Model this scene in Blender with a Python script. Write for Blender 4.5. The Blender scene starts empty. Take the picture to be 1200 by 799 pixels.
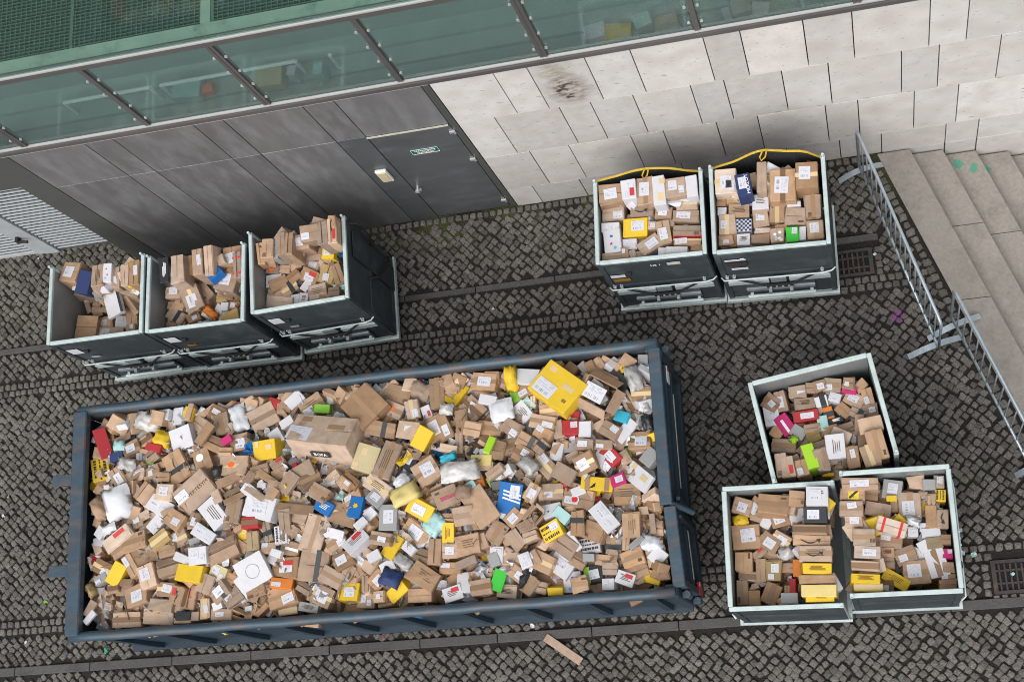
import bpy, math, random
import numpy as np
from mathutils import Vector, Matrix
random.seed(7); rng = np.random.default_rng(11)
S = bpy.context.scene
col = S.collection

# ------------------------------------------------------------------ camera
F_PX = 1614.3
RC = np.array([[0.9638192574, -0.0480634543, -0.2621876111],
               [-0.1183361210, -0.9585201472, -0.2592984570],
               [-0.2388493281, 0.2809431111, -0.9295278193]])
CAM = np.array([-0.565005, -5.805537, 14.0])
cd = bpy.data.cameras.new('camera'); cam = bpy.data.objects.new('camera', cd); col.objects.link(cam)
cd.sensor_fit = 'HORIZONTAL'; cd.sensor_width = 36.0; cd.lens = F_PX/1200*36.0
cd.clip_start = 0.1; cd.clip_end = 500
right, down, fwd = RC
cam.matrix_world = Matrix(((right[0], -down[0], -fwd[0], CAM[0]), (right[1], -down[1], -fwd[1], CAM[1]),
                           (right[2], -down[2], -fwd[2], CAM[2]), (0, 0, 0, 1)))
S.camera = cam
# ------------------------------------------------------------------ light: an overcast day
w = bpy.data.worlds.new('World'); S.world = w; w.use_nodes = True
wn = w.node_tree.nodes; wl = w.node_tree.links
sky = wn.new('ShaderNodeTexSky'); sky.sky_type = 'NISHITA'; sky.sun_disc = False
SUN_EL, SUN_ROT = math.radians(54), math.radians(196)
sky.sun_elevation = SUN_EL; sky.sun_rotation = SUN_ROT; sky.dust_density = 4.0; sky.air_density = 1.0
hs = wn.new('ShaderNodeHueSaturation'); hs.inputs['Saturation'].default_value = 0.22
wl.new(sky.outputs[0], hs.inputs['Color'])
bgn = wn['Background']; bgn.inputs[1].default_value = 0.15
wl.new(hs.outputs[0], bgn.inputs[0])
sd = bpy.data.lights.new('sun', 'SUN'); sd.energy = 1.15; sd.angle = math.radians(75); sd.color = (1.0, 0.97, 0.93)
sun = bpy.data.objects.new('sun', sd); col.objects.link(sun)
# direction towards the sun (Nishita: rotation measured clockwise from +Y)
sv = Vector((math.sin(SUN_ROT)*math.cos(SUN_EL), math.cos(SUN_ROT)*math.cos(SUN_EL), math.sin(SUN_EL)))
sun.rotation_euler = sv.to_track_quat('Z', 'Y').to_euler()
S.view_settings.view_transform = 'Standard'; S.view_settings.look = 'None'
S.view_settings.exposure = 0.30; S.view_settings.gamma = 1.0
S.view_settings.use_curve_mapping = False
S.cycles.max_bounces = 8; S.cycles.filter_width = 1.0

# ------------------------------------------------------------------ projection helpers (photo pixel -> place)
def ray(px, py): return RC.T @ np.array([(px-600)/F_PX, (py-399.5)/F_PX, 1.0])
def atz(px, py, z):
    d = ray(px, py); return CAM + d*((z-CAM[2])/d[2])
def proj(P):
    c = RC @ (np.array(P, float)-CAM); return 600+F_PX*c[0]/c[2], 399.5+F_PX*c[1]/c[2]

# ------------------------------------------------------------------ materials
MATS = {}
def mat(name, base, rough=0.7, metal=0.0, rnd=0.0, noise=0.0, scale=8.0, bump=0.0, dark=None, dscale=3.0, dlo=0.5, dhi=0.7,
        hue=0.0, bscale=None, spec=0.5, coat=0.0, stretch=(1, 1, 1)):
    """Principled with per-object tint (rnd), fine noise in colour, worn/dirty blotches (dark) and a fine bump."""
    m = bpy.data.materials.new(name); m.use_nodes = True; MATS[name] = m
    nt = m.node_tree; N = nt.nodes; L = nt.links; p = N['Principled BSDF']
    p.inputs['Roughness'].default_value = rough; p.inputs['Metallic'].default_value = metal
    p.inputs['Specular IOR Level'].default_value = spec; p.inputs['Coat Weight'].default_value = coat
    tc = N.new('ShaderNodeTexCoord'); mp = N.new('ShaderNodeMapping'); mp.inputs['Scale'].default_value = stretch
    L.new(tc.outputs['Object'], mp.inputs['Vector'])
    oi = N.new('ShaderNodeObjectInfo')
    ofs = N.new('ShaderNodeVectorMath'); ofs.operation = 'ADD'
    sc = N.new('ShaderNodeVectorMath'); sc.operation = 'SCALE'; sc.inputs[0].default_value = (13.1, 7.7, 3.3)
    L.new(oi.outputs['Random'], sc.inputs['Scale']); L.new(mp.outputs[0], ofs.inputs[0]); L.new(sc.outputs[0], ofs.inputs[1])
    c = N.new('ShaderNodeRGB'); c.outputs[0].default_value = (*base, 1); out = c.outputs[0]
    if rnd or hue:
        h = N.new('ShaderNodeHueSaturation')
        mr = N.new('ShaderNodeMapRange'); mr.inputs[3].default_value = 1-rnd; mr.inputs[4].default_value = 1+rnd
        L.new(oi.outputs['Random'], mr.inputs[0]); L.new(mr.outputs[0], h.inputs['Value'])
        if hue:
            ml = N.new('ShaderNodeMath'); ml.operation = 'MULTIPLY'; ml.inputs[1].default_value = 7.31
            fr = N.new('ShaderNodeMath'); fr.operation = 'FRACT'; L.new(oi.outputs['Random'], ml.inputs[0]); L.new(ml.outputs[0], fr.inputs[0])
            m2 = N.new('ShaderNodeMapRange'); m2.inputs[3].default_value = 1-hue; m2.inputs[4].default_value = 1+hue
            L.new(fr.outputs[0], m2.inputs[0]); L.new(m2.outputs[0], h.inputs['Saturation'])
        L.new(out, h.inputs['Color']); out = h.outputs[0]
    if dark is not None:
        n = N.new('ShaderNodeTexNoise'); n.inputs['Scale'].default_value = dscale; n.inputs['Detail'].default_value = 6
        n.inputs['Roughness'].default_value = 0.62
        L.new(ofs.outputs[0], n.inputs['Vector'])
        r = N.new('ShaderNodeMapRange'); r.inputs[1].default_value = dlo; r.inputs[2].default_value = dhi
        L.new(n.outputs[0], r.inputs[0])
        mx = N.new('ShaderNodeMix'); mx.data_type = 'RGBA'
        L.new(r.outputs[0], mx.inputs[0]); L.new(out, mx.inputs[6]); mx.inputs[7].default_value = (*dark, 1); out = mx.outputs[2]
    if noise:
        n = N.new('ShaderNodeTexNoise'); n.inputs['Scale'].default_value = scale; n.inputs['Detail'].default_value = 5
        L.new(ofs.outputs[0], n.inputs['Vector'])
        mr = N.new('ShaderNodeMapRange'); mr.inputs[1].default_value = 0.25; mr.inputs[2].default_value = 0.75
        mr.inputs[3].default_value = 1-noise; mr.inputs[4].default_value = 1+noise
        L.new(n.outputs[0], mr.inputs[0])
        h = N.new('ShaderNodeHueSaturation'); L.new(mr.outputs[0], h.inputs['Value']); L.new(out, h.inputs['Color']); out = h.outputs[0]
    if bump:
        n = N.new('ShaderNodeTexNoise'); n.inputs['Scale'].default_value = bscale or scale; n.inputs['Detail'].default_value = 4
        L.new(ofs.outputs[0], n.inputs['Vector'])
        b = N.new('ShaderNodeBump'); b.inputs['Strength'].default_value = bump; b.inputs['Distance'].default_value = 0.02
        L.new(n.outputs[0], b.inputs['Height']); L.new(b.outputs[0], p.inputs['Normal'])
    L.new(out, p.inputs['Base Color'])
    return m

def paper_print(name, paper, ink, rows=14, rough=0.55):
    """A printed address label: text lines, a barcode block and a small code, all from the label's own coordinates."""
    m = bpy.data.materials.new(name); m.use_nodes = True; MATS[name] = m
    N = m.node_tree.nodes; L = m.node_tree.links; p = N['Principled BSDF']; p.inputs['Roughness'].default_value = rough
    tc = N.new('ShaderNodeTexCoord'); sp = N.new('ShaderNodeSeparateXYZ'); L.new(tc.outputs['Generated'], sp.inputs[0])
    oi = N.new('ShaderNodeObjectInfo')
    def M(op, a, b=None, c=None):
        n = N.new('ShaderNodeMath'); n.operation = op
        for i, v in enumerate((a, b, c)):
            if v is None: continue
            if isinstance(v, (int, float)): n.inputs[i].default_value = v
            else: L.new(v, n.inputs[i])
        return n.outputs[0]
    def between(v, lo, hi): return M('MULTIPLY', M('GREATER_THAN', v, lo), M('LESS_THAN', v, hi))
    x, y, r = sp.outputs[0], sp.outputs[1], oi.outputs['Random']
    wn1 = N.new('ShaderNodeTexWhiteNoise'); wn1.noise_dimensions = '1D'
    L.new(M('ADD', M('FLOOR', M('MULTIPLY', x, 34)), M('MULTIPLY', r, 91)), wn1.inputs['W'])
    bars = M('GREATER_THAN', wn1.outputs[0], 0.52)
    y0 = M('MULTIPLY_ADD', r, 0.25, 0.08)
    bc = M('MULTIPLY', bars, M('MULTIPLY', M('GREATER_THAN', y, y0), M('LESS_THAN', y, M('ADD', y0, 0.2))))
    bc = M('MULTIPLY', bc, between(x, 0.12, 0.8))
    rowi = M('FLOOR', M('MULTIPLY', y, rows)); cx = M('FLOOR', M('MULTIPLY', x, 9))
    wn2 = N.new('ShaderNodeTexWhiteNoise'); wn2.noise_dimensions = '2D'
    cb = N.new('ShaderNodeCombineXYZ'); L.new(M('ADD', cx, M('MULTIPLY', r, 57)), cb.inputs[0]); L.new(rowi, cb.inputs[1])
    L.new(cb.outputs[0], wn2.inputs['Vector'])
    line = M('GREATER_THAN', M('FRACT', M('MULTIPLY', y, rows)), 0.5)
    txt = M('MULTIPLY', M('MULTIPLY', line, M('GREATER_THAN', wn2.outputs[0], 0.6)), M('MULTIPLY', between(y, 0.5, 0.93), between(x, 0.08, 0.9)))
    ink_f = M('MULTIPLY', M('MINIMUM', M('ADD', bc, M('MULTIPLY', txt, 0.75)), 1.0), 0.58)
    mx = N.new('ShaderNodeMix'); mx.data_type = 'RGBA'; L.new(ink_f, mx.inputs[0])
    mx.inputs[6].default_value = (*paper, 1); mx.inputs[7].default_value = (*ink, 1)
    L.new(mx.outputs[2], p.inputs['Base Color'])
    return m

K = dict(rough=0.75, rnd=0.26, hue=0.24, noise=0.15, scale=11, bump=0.30, bscale=12, spec=0.28)
mat('kraft', (0.385, 0.263, 0.180), dark=(0.275, 0.180, 0.117), dscale=5, dlo=.52, dhi=.8, **K)
mat('kraft_pale', (0.50, 0.375, 0.285), **K)
mat('kraft_dark', (0.255, 0.163, 0.099), **K)
mat('kraft_olive', (0.36, 0.26, 0.125), **K)
P = dict(rough=0.6, rnd=0.06, noise=0.05, scale=10, bump=0.10, bscale=8, spec=0.3)
mat('paper_white', (0.58, 0.575, 0.605), **P)
mat('card_yellow', (0.68, 0.455, 0.030), **P)
mat('card_cream_yellow', (0.70, 0.56, 0.22), **P)
mat('card_cream', (0.55, 0.46, 0.27), **P)
mat('card_black', (0.022, 0.024, 0.028), rough=0.42, rnd=0.2, bump=0.05, bscale=10)
mat('card_navy', (0.025, 0.042, 0.125), **P)
mat('card_green', (0.21, 0.47, 0.05), **P)
mat('card_emerald', (0.05, 0.48, 0.05), **P)
mat('card_lime', (0.33, 0.58, 0.03), **P)
mat('card_red', (0.37, 0.030, 0.035), **P)
mat('card_pink', (0.48, 0.025, 0.15), **P)
mat('card_grey', (0.30, 0.30, 0.30), **P)
mat('card_blue', (0.015, 0.135, 0.40), **P)
mat('card_teal', (0.36, 0.56, 0.55), **P)
mat('card_turquoise', (0.05, 0.46, 0.62), **P)
mat('card_orange', (0.60, 0.19, 0.035), **P)
mat('plastic_clear', (0.42, 0.41, 0.40), rough=0.22, rnd=0.2, noise=0.25, scale=14, bump=0.5, bscale=22, coat=0.3)
mat('plastic_white', (0.60, 0.61, 0.65), rough=0.35, noise=0.06, bump=0.45, bscale=12)
mat('tape_tan', (0.33, 0.205, 0.115), rough=0.32, rnd=0.15)
mat('tape_brown', (0.20, 0.115, 0.06), rough=0.3, rnd=0.2)
mat('tape_pale', (0.62, 0.47, 0.26), rough=0.3, rnd=0.1)
mat('tape_black', (0.03, 0.035, 0.04), rough=0.35)
mat('tape_red', (0.60, 0.03, 0.035), rough=0.4)
mat('ink_black', (0.035, 0.03, 0.028), rough=0.7)
mat('ink_brown', (0.11, 0.065, 0.04), rough=0.8)
mat('ink_white', (0.8, 0.8, 0.8), rough=0.6)
mat('ink_orange', (0.85, 0.13, 0.02), rough=0.6)
mat('ink_amber', (0.27, 0.14, 0.01), rough=0.7)
mat('ink_green', (0.02, 0.24, 0.12), rough=0.6)
paper_print('label_paper', (0.60, 0.60, 0.655), (0.09, 0.09, 0.11))
paper_print('label_dense', (0.60, 0.60, 0.655), (0.05, 0.05, 0.07), rows=20)
paper_print('label_red', (0.52, 0.03, 0.03), (0.22, 0.01, 0.01))
paper_print('label_yellow', (0.75, 0.55, 0.03), (0.04, 0.04, 0.04), rows=8)

mat('galvanised', (0.50, 0.585, 0.585), rough=0.42, metal=0.15, noise=0.10, scale=10, rnd=0.04, dark=(0.40, 0.44, 0.45), dscale=6, dlo=.5, dhi=.8)
mat('trolley_steel', (0.040, 0.050, 0.055), rough=0.62, metal=0.0, spec=0.25, rnd=0.10, noise=0.18, scale=5, dark=(0.075, 0.088, 0.093), dscale=2.5, dlo=.5, dhi=.78)
mat('trolley_inner', (0.25, 0.275, 0.285), rough=0.45, metal=0.25, noise=0.15, scale=4, dark=(0.30, 0.31, 0.31), dscale=3, dlo=.5, dhi=.75)
mat('rubber', (0.015, 0.015, 0.016), rough=0.8, noise=0.2)
mat('net_black', (0.010, 0.011, 0.012), rough=0.9, noise=0.4, scale=60, bump=0.5, bscale=50)
mat('strap_yellow', (0.50, 0.33, 0.02), rough=0.7, noise=0.2, scale=40)
mat('zinc', (0.42, 0.49, 0.54), rough=0.38, metal=0.6, noise=0.12, scale=12)
mat('skip_blue', (0.019, 0.038, 0.058), rough=0.42, noise=0.18, scale=5, dark=(0.050, 0.045, 0.045), dscale=3.2, dlo=.60, dhi=.72, bump=0.12, bscale=18)
mat('skip_edge', (0.036, 0.066, 0.094), rough=0.42, noise=0.2, scale=6, dark=(0.080, 0.070, 0.072), dscale=9, dlo=.50, dhi=.62, bump=0.2, bscale=14, stretch=(.45, 1, 1))
mat('skip_inner', (0.055, 0.060, 0.065), rough=0.7, noise=0.3, scale=4, dark=(0.10, 0.05, 0.03), dscale=3, dlo=.5, dhi=.7)
mat('worn_strip', (0.50, 0.49, 0.42), rough=0.6, noise=0.15, scale=20)
mat('reflector_red', (0.55, 0.02, 0.02), rough=0.3)

mat('steel_panel', (0.172, 0.170, 0.172), rough=0.42, metal=0.22, rnd=0.10, noise=0.16, scale=2.2, dark=(0.29, 0.29, 0.305), dscale=3.2, dlo=.45, dhi=.80, stretch=(1.9, 1, .55))
mat('door_steel', (0.105, 0.112, 0.118), rough=0.42, metal=0.2, noise=0.18, scale=2.5, dark=(0.20, 0.21, 0.235), dscale=3.0, dlo=.52, dhi=.9, stretch=(.6, 1, 1.4))
mat('post_grey', (0.105, 0.110, 0.103), rough=0.5, metal=0.3, noise=0.06, scale=3)
mat('louvre_grey', (0.55, 0.59, 0.62), rough=0.4, metal=0.35, noise=0.08)
mat('louvre_back', (0.03, 0.035, 0.04), rough=0.7)
mat('trim_grey', (0.17, 0.163, 0.16), rough=0.38, metal=0.5, noise=0.08, scale=4)
mat('trim_bright', (0.60, 0.59, 0.585), rough=0.3, metal=0.3)
mat('steel_bright', (0.75, 0.76, 0.77), rough=0.25, metal=0.6)
mat('sill_green', (0.48, 0.54, 0.48), rough=0.6, noise=0.12, scale=3, dark=(0.20, 0.26, 0.21), dscale=4, dlo=.52, dhi=.75)
mat('grating', (0.20, 0.26, 0.235), rough=0.5, metal=0.3)
mat('room_wall', (0.36, 0.44, 0.425), rough=0.8, noise=0.1, scale=2)
mat('room_floor', (0.36, 0.44, 0.425), rough=0.6, noise=0.12, scale=2)
mat('rail_white', (0.92, 0.95, 0.95), rough=0.4)
mat('wall_core', (0.03, 0.03, 0.028), rough=0.9)
mat('kerb_granite', (0.072, 0.069, 0.066), rough=0.75, rnd=0.08, noise=0.25, scale=60, bump=0.25, bscale=40, dark=(0.045, 0.042, 0.039), dscale=4, dlo=.45, dhi=.8)
mat('cast_iron', (0.045, 0.040, 0.038), rough=0.6, metal=0.3, noise=0.3, scale=15, dark=(0.10, 0.055, 0.035), dscale=8, dlo=.5, dhi=.7)
mat('pit_shade_black', (0.006, 0.006, 0.006), rough=0.9)  # near-black colour for the darkness of the drain shafts
mat('enamel_white', (0.72, 0.71, 0.68), rough=0.4)
mat('sign_green', (0.01, 0.12, 0.07), rough=0.35)

# travertine: warm white stone, pits and faint veins, one slab streaked with algae
def travertine(name, stain=False):
    m = mat(name, (0.60, 0.578, 0.557), rough=0.72, rnd=0.16, hue=0.35, noise=0.12, scale=9, bump=0.10, bscale=30,
            dark=(0.50, 0.455, 0.42), dscale=4.5, dlo=.46, dhi=.74)
    N = m.node_tree.nodes; L = m.node_tree.links; p = N['Principled BSDF']
    src = p.inputs['Base Color'].links[0].from_socket
    tc = N.new('ShaderNodeTexCoord'); oi = N.new('ShaderNodeObjectInfo')
    mp = N.new('ShaderNodeMapping'); mp.inputs['Scale'].default_value = (6, 6, 13); L.new(tc.outputs['Object'], mp.inputs['Vector'])
    ad = N.new('ShaderNodeVectorMath'); ad.operation = 'ADD'; L.new(mp.outputs[0], ad.inputs[0]); L.new(oi.outputs['Location'], ad.inputs[1])
    n = N.new('ShaderNodeTexNoise'); n.inputs['Scale'].default_value = 2.2; n.inputs['Detail'].default_value = 5; n.inputs['Roughness'].default_value = .7
    L.new(ad.outputs[0], n.inputs['Vector'])
    r = N.new('ShaderNodeMapRange'); r.inputs[1].default_value = .625; r.inputs[2].default_value = .67; L.new(n.outputs[0], r.inputs[0])
    mx = N.new('ShaderNodeMix'); mx.data_type = 'RGBA'; L.new(r.outputs[0], mx.inputs[0]); L.new(src, mx.inputs[6]); mx.inputs[7].default_value = (.33, .30, .265, 1)
    out = mx.outputs[2]
    if stain:
        sp = N.new('ShaderNodeSeparateXYZ'); L.new(tc.outputs['Object'], sp.inputs[0])
        def M(op, a, b=None):
            q = N.new('ShaderNodeMath'); q.operation = op
            for i, v in enumerate((a, b)):
                if v is None: continue
                if isinstance(v, (int, float)): q.inputs[i].default_value = v
                else: L.new(v, q.inputs[i])
            return q.outputs[0]
        def blob(cx, cz, sx, sz):
            dx = M('DIVIDE', M('SUBTRACT', sp.outputs[0], cx), sx); dz = M('DIVIDE', M('SUBTRACT', sp.outputs[2], cz), sz)
            d = M('ADD', M('MULTIPLY', dx, dx), M('MULTIPLY', dz, dz)); return M('MAXIMUM', M('SUBTRACT', 1.0, d), 0.0)
        n2 = N.new('ShaderNodeTexNoise'); n2.inputs['Scale'].default_value = 7; n2.inputs['Detail'].default_value = 7; n2.inputs['Roughness'].default_value = .7
        mp2 = N.new('ShaderNodeMapping'); mp2.inputs['Scale'].default_value = (1, 1, 2.2); L.new(tc.outputs['Object'], mp2.inputs['Vector']); L.new(mp2.outputs[0], n2.inputs['Vector'])
        for (cx, cz, sx, sz, colr, k, th) in ((-.03, .28, .2, .26, (.20, .19, .10), 1.8, .40), (-.0, -.12, .24, .36, (.24, .19, .155), 2.4, .34), (-.02, -.10, .13, .26, (.04, .034, .029), 9, .50)):
            f = M('MINIMUM', M('MULTIPLY', M('MULTIPLY', blob(cx, cz, sx, sz), M('MAXIMUM', M('SUBTRACT', n2.outputs[0], th), 0.0)), k*2), 0.95)
            mm = N.new('ShaderNodeMix'); mm.data_type = 'RGBA'; L.new(f, mm.inputs[0]); L.new(out, mm.inputs[6]); mm.inputs[7].default_value = (*colr, 1); out = mm.outputs[2]
    L.new(out, p.inputs['Base Color'])
travertine('travertine'); travertine('travertine_stained', True)

# cobble stone: tint per stone, granite speckle, moss towards the wall joints, a purple paint splash
def cobble_material():
    m = bpy.data.materials.new('cobble_granite'); m.use_nodes = True; MATS['cobble_granite'] = m
    N = m.node_tree.nodes; L = m.node_tree.links; p = N['Principled BSDF']; p.inputs['Roughness'].default_value = .62
    p.inputs['Specular IOR Level'].default_value = .4
    at = N.new('ShaderNodeAttribute'); at.attribute_name = 'tint'; oi = N.new('ShaderNodeObjectInfo')
    a = N.new('ShaderNodeMath'); a.operation = 'ADD'; L.new(at.outputs['Fac'], a.inputs[0]); L.new(oi.outputs['Random'], a.inputs[1])
    fr = N.new('ShaderNodeMath'); fr.operation = 'FRACT'; L.new(a.outputs[0], fr.inputs[0])
    cr = N.new('ShaderNodeValToRGB'); e = cr.color_ramp.elements
    e[0].position = 0; e[0].color = (.066, .061, .054, 1); e[1].position = 1; e[1].color = (.150, .138, .122, 1)
    for q, cc in ((.3, (.104, .096, .085, 1)), (.55, (.124, .112, .097, 1)), (.8, (.110, .106, .099, 1))):
        z = e.new(q); z.color = cc
    L.new(fr.outputs[0], cr.inputs[0])
    g = N.new('ShaderNodeNewGeometry')
    n = N.new('ShaderNodeTexNoise'); n.inputs['Scale'].default_value = 55; n.inputs['Detail'].default_value = 4; L.new(g.outputs['Position'], n.inputs['Vector'])
    mr = N.new('ShaderNodeMapRange'); mr.inputs[1].default_value = .3; mr.inputs[2].default_value = .7; mr.inputs[3].default_value = .62; mr.inputs[4].default_value = 1.38
    L.new(n.outputs[0], mr.inputs[0])
    h = N.new('ShaderNodeHueSaturation'); L.new(mr.outputs[0], h.inputs['Value']); L.new(cr.outputs[0], h.inputs['Color'])
    # broad damp / dirty patches
    n2 = N.new('ShaderNodeTexNoise'); n2.inputs['Scale'].default_value = .9; n2.inputs['Detail'].default_value = 4; L.new(g.outputs['Position'], n2.inputs['Vector'])
    m2 = N.new('ShaderNodeMapRange'); m2.inputs[1].default_value = .35; m2.inputs[2].default_value = .65; m2.inputs[3].default_value = .82; m2.inputs[4].default_value = 1.12
    L.new(n2.outputs[0], m2.inputs[0])
    h2 = N.new('ShaderNodeHueSaturation'); L.new(m2.outputs[0], h2.inputs['Value']); L.new(h.outputs[0], h2.inputs['Color'])
    # paint splash
    d = N.new('ShaderNodeVectorMath'); d.operation = 'DISTANCE'; L.new(g.outputs['Position'], d.inputs[0]); d.inputs[1].default_value = (-.1, -1.81, 0)
    n3 = N.new('ShaderNodeTexNoise'); n3.inputs['Scale'].default_value = 16; L.new(g.outputs['Position'], n3.inputs['Vector'])
    s = N.new('ShaderNodeMath'); s.operation = 'MULTIPLY_ADD'; L.new(n3.outputs[0], s.inputs[0]); s.inputs[1].default_value = -.12; L.new(d.outputs['Value'], s.inputs[2])
    lt = N.new('ShaderNodeMath'); lt.operation = 'LESS_THAN'; L.new(s.outputs[0], lt.inputs[0]); lt.inputs[1].default_value = .018
    f = N.new('ShaderNodeMath'); f.operation = 'MULTIPLY'; L.new(lt.outputs[0], f.inputs[0]); f.inputs[1].default_value = .6
    mx = N.new('ShaderNodeMix'); mx.data_type = 'RGBA'; L.new(f.outputs[0], mx.inputs[0]); L.new(h2.outputs[0], mx.inputs[6]); mx.inputs[7].default_value = (.20, .05, .19, 1)
    L.new(mx.outputs[2], p.inputs['Base Color'])
    b = N.new('ShaderNodeBump'); b.inputs['Strength'].default_value = .5; b.inputs['Distance'].default_value = .01; L.new(n.outputs[0], b.inputs['Height']); L.new(b.outputs[0], p.inputs['Normal'])
cobble_material()
def joint_material():
    m = bpy.data.materials.new('joint_earth'); m.use_nodes = True; MATS['joint_earth'] = m
    N = m.node_tree.nodes; L = m.node_tree.links; p = N['Principled BSDF']; p.inputs['Roughness'].default_value = .95
    g = N.new('ShaderNodeNewGeometry')
    def noise(s, d=4):
        n = N.new('ShaderNodeTexNoise'); n.inputs['Scale'].default_value = s; n.inputs['Detail'].default_value = d; L.new(g.outputs['Position'], n.inputs['Vector']); return n.outputs[0]
    r = N.new('ShaderNodeMapRange'); r.inputs[1].default_value = .56; r.inputs[2].default_value = .76; L.new(noise(1.1), r.inputs[0])
    mx = N.new('ShaderNodeMix'); mx.data_type = 'RGBA'; L.new(r.outputs[0], mx.inputs[0]); mx.inputs[6].default_value = (.016, .014, .011, 1); mx.inputs[7].default_value = (.020, .024, .008, 1)
    # moss that grows thicker in the strip along the foot of the stone wall
    sp = N.new('ShaderNodeSeparateXYZ'); L.new(g.outputs['Position'], sp.inputs[0])
    y = N.new('ShaderNodeMapRange'); y.inputs[1].default_value = -.75; y.inputs[2].default_value = -.2; L.new(sp.outputs[1], y.inputs[0])
    r2 = N.new('ShaderNodeMapRange'); r2.inputs[1].default_value = .45; r2.inputs[2].default_value = .6; L.new(noise(2.3), r2.inputs[0])
    ml = N.new('ShaderNodeMath'); ml.operation = 'MULTIPLY'; L.new(y.outputs[0], ml.inputs[0]); L.new(r2.outputs[0], ml.inputs[1])
    m3 = N.new('ShaderNodeMix'); m3.data_type = 'RGBA'; L.new(ml.outputs[0], m3.inputs[0]); L.new(mx.outputs[2], m3.inputs[6]); m3.inputs[7].default_value = (.05, .058, .014, 1)
    L.new(m3.outputs[2], p.inputs['Base Color'])
    b = N.new('ShaderNodeBump'); b.inputs['Strength'].default_value = .8; b.inputs['Distance'].default_value = .02; L.new(noise(60), b.inputs['Height']); L.new(b.outputs[0], p.inputs['Normal'])
joint_material()
def step_material():
    m = mat('step_granite', (0.27, 0.247, 0.219), rough=.75, rnd=.05, noise=.14, scale=30, bump=.15, bscale=60, dark=(.165, .152, .134), dscale=3.5, dlo=.45, dhi=.85)
    N = m.node_tree.nodes; L = m.node_tree.links; p = N['Principled BSDF']; src = p.inputs['Base Color'].links[0].from_socket
    g = N.new('ShaderNodeNewGeometry'); out = src
    n3 = N.new('ShaderNodeTexNoise'); n3.inputs['Scale'].default_value = 14; L.new(g.outputs['Position'], n3.inputs['Vector'])
    for q, r in ((atz(1122, 193, -.30), .022), (atz(1141, 197, -.30), .012), (atz(1155, 198, -.45), .008)):
        d = N.new('ShaderNodeVectorMath'); d.operation = 'DISTANCE'; L.new(g.outputs['Position'], d.inputs[0]); d.inputs[1].default_value = tuple(q)
        s = N.new('ShaderNodeMath'); s.operation = 'MULTIPLY_ADD'; L.new(n3.outputs[0], s.inputs[0]); s.inputs[1].default_value = -.16; L.new(d.outputs['Value'], s.inputs[2])
        lt = N.new('ShaderNodeMath'); lt.operation = 'LESS_THAN'; L.new(s.outputs[0], lt.inputs[0]); lt.inputs[1].default_value = r-.05
        f = N.new('ShaderNodeMath'); f.operation = 'MULTIPLY'; L.new(lt.outputs[0], f.inputs[0]); f.inputs[1].default_value = .8
        mx = N.new('ShaderNodeMix'); mx.data_type = 'RGBA'; L.new(f.outputs[0], mx.inputs[0]); L.new(out, mx.inputs[6]); mx.inputs[7].default_value = (.04, .28, .19, 1); out = mx.outputs[2]
    L.new(out, p.inputs['Base Color'])
step_material()
def glass_material(name, film, tint, k):
    m = bpy.data.materials.new(name); m.use_nodes = True; MATS[name] = m
    N = m.node_tree.nodes; L = m.node_tree.links; N.remove(N['Principled BSDF']); o = N['Material Output']
    t = N.new('ShaderNodeBsdfTransparent'); t.inputs[0].default_value = (*tint, 1)
    d = N.new('ShaderNodeBsdfDiffuse'); d.inputs[0].default_value = (*film, 1)
    g = N.new('ShaderNodeBsdfGlossy'); g.inputs[0].default_value = (.9, .95, .95, 1); g.inputs[1].default_value = .06
    a = N.new('ShaderNodeMixShader'); a.inputs[0].default_value = k; L.new(t.outputs[0], a.inputs[1]); L.new(d.outputs[0], a.inputs[2])
    fr = N.new('ShaderNodeFresnel'); fr.inputs[0].default_value = 1.5
    b = N.new('ShaderNodeMixShader'); fm = N.new('ShaderNodeMath'); fm.operation = 'MULTIPLY'; fm.inputs[1].default_value = .12; L.new(fr.outputs[0], fm.inputs[0]); L.new(fm.outputs[0], b.inputs[0]); L.new(a.outputs[0], b.inputs[1]); L.new(g.outputs[0], b.inputs[2])
    L.new(b.outputs[0], o.inputs[0])
glass_material('glass_green', (.225, .285, .275), (.80, .87, .855), .20)
glass_material('glass_upper', (.075, .11, .10), (.80, .89, .86), .10)

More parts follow.
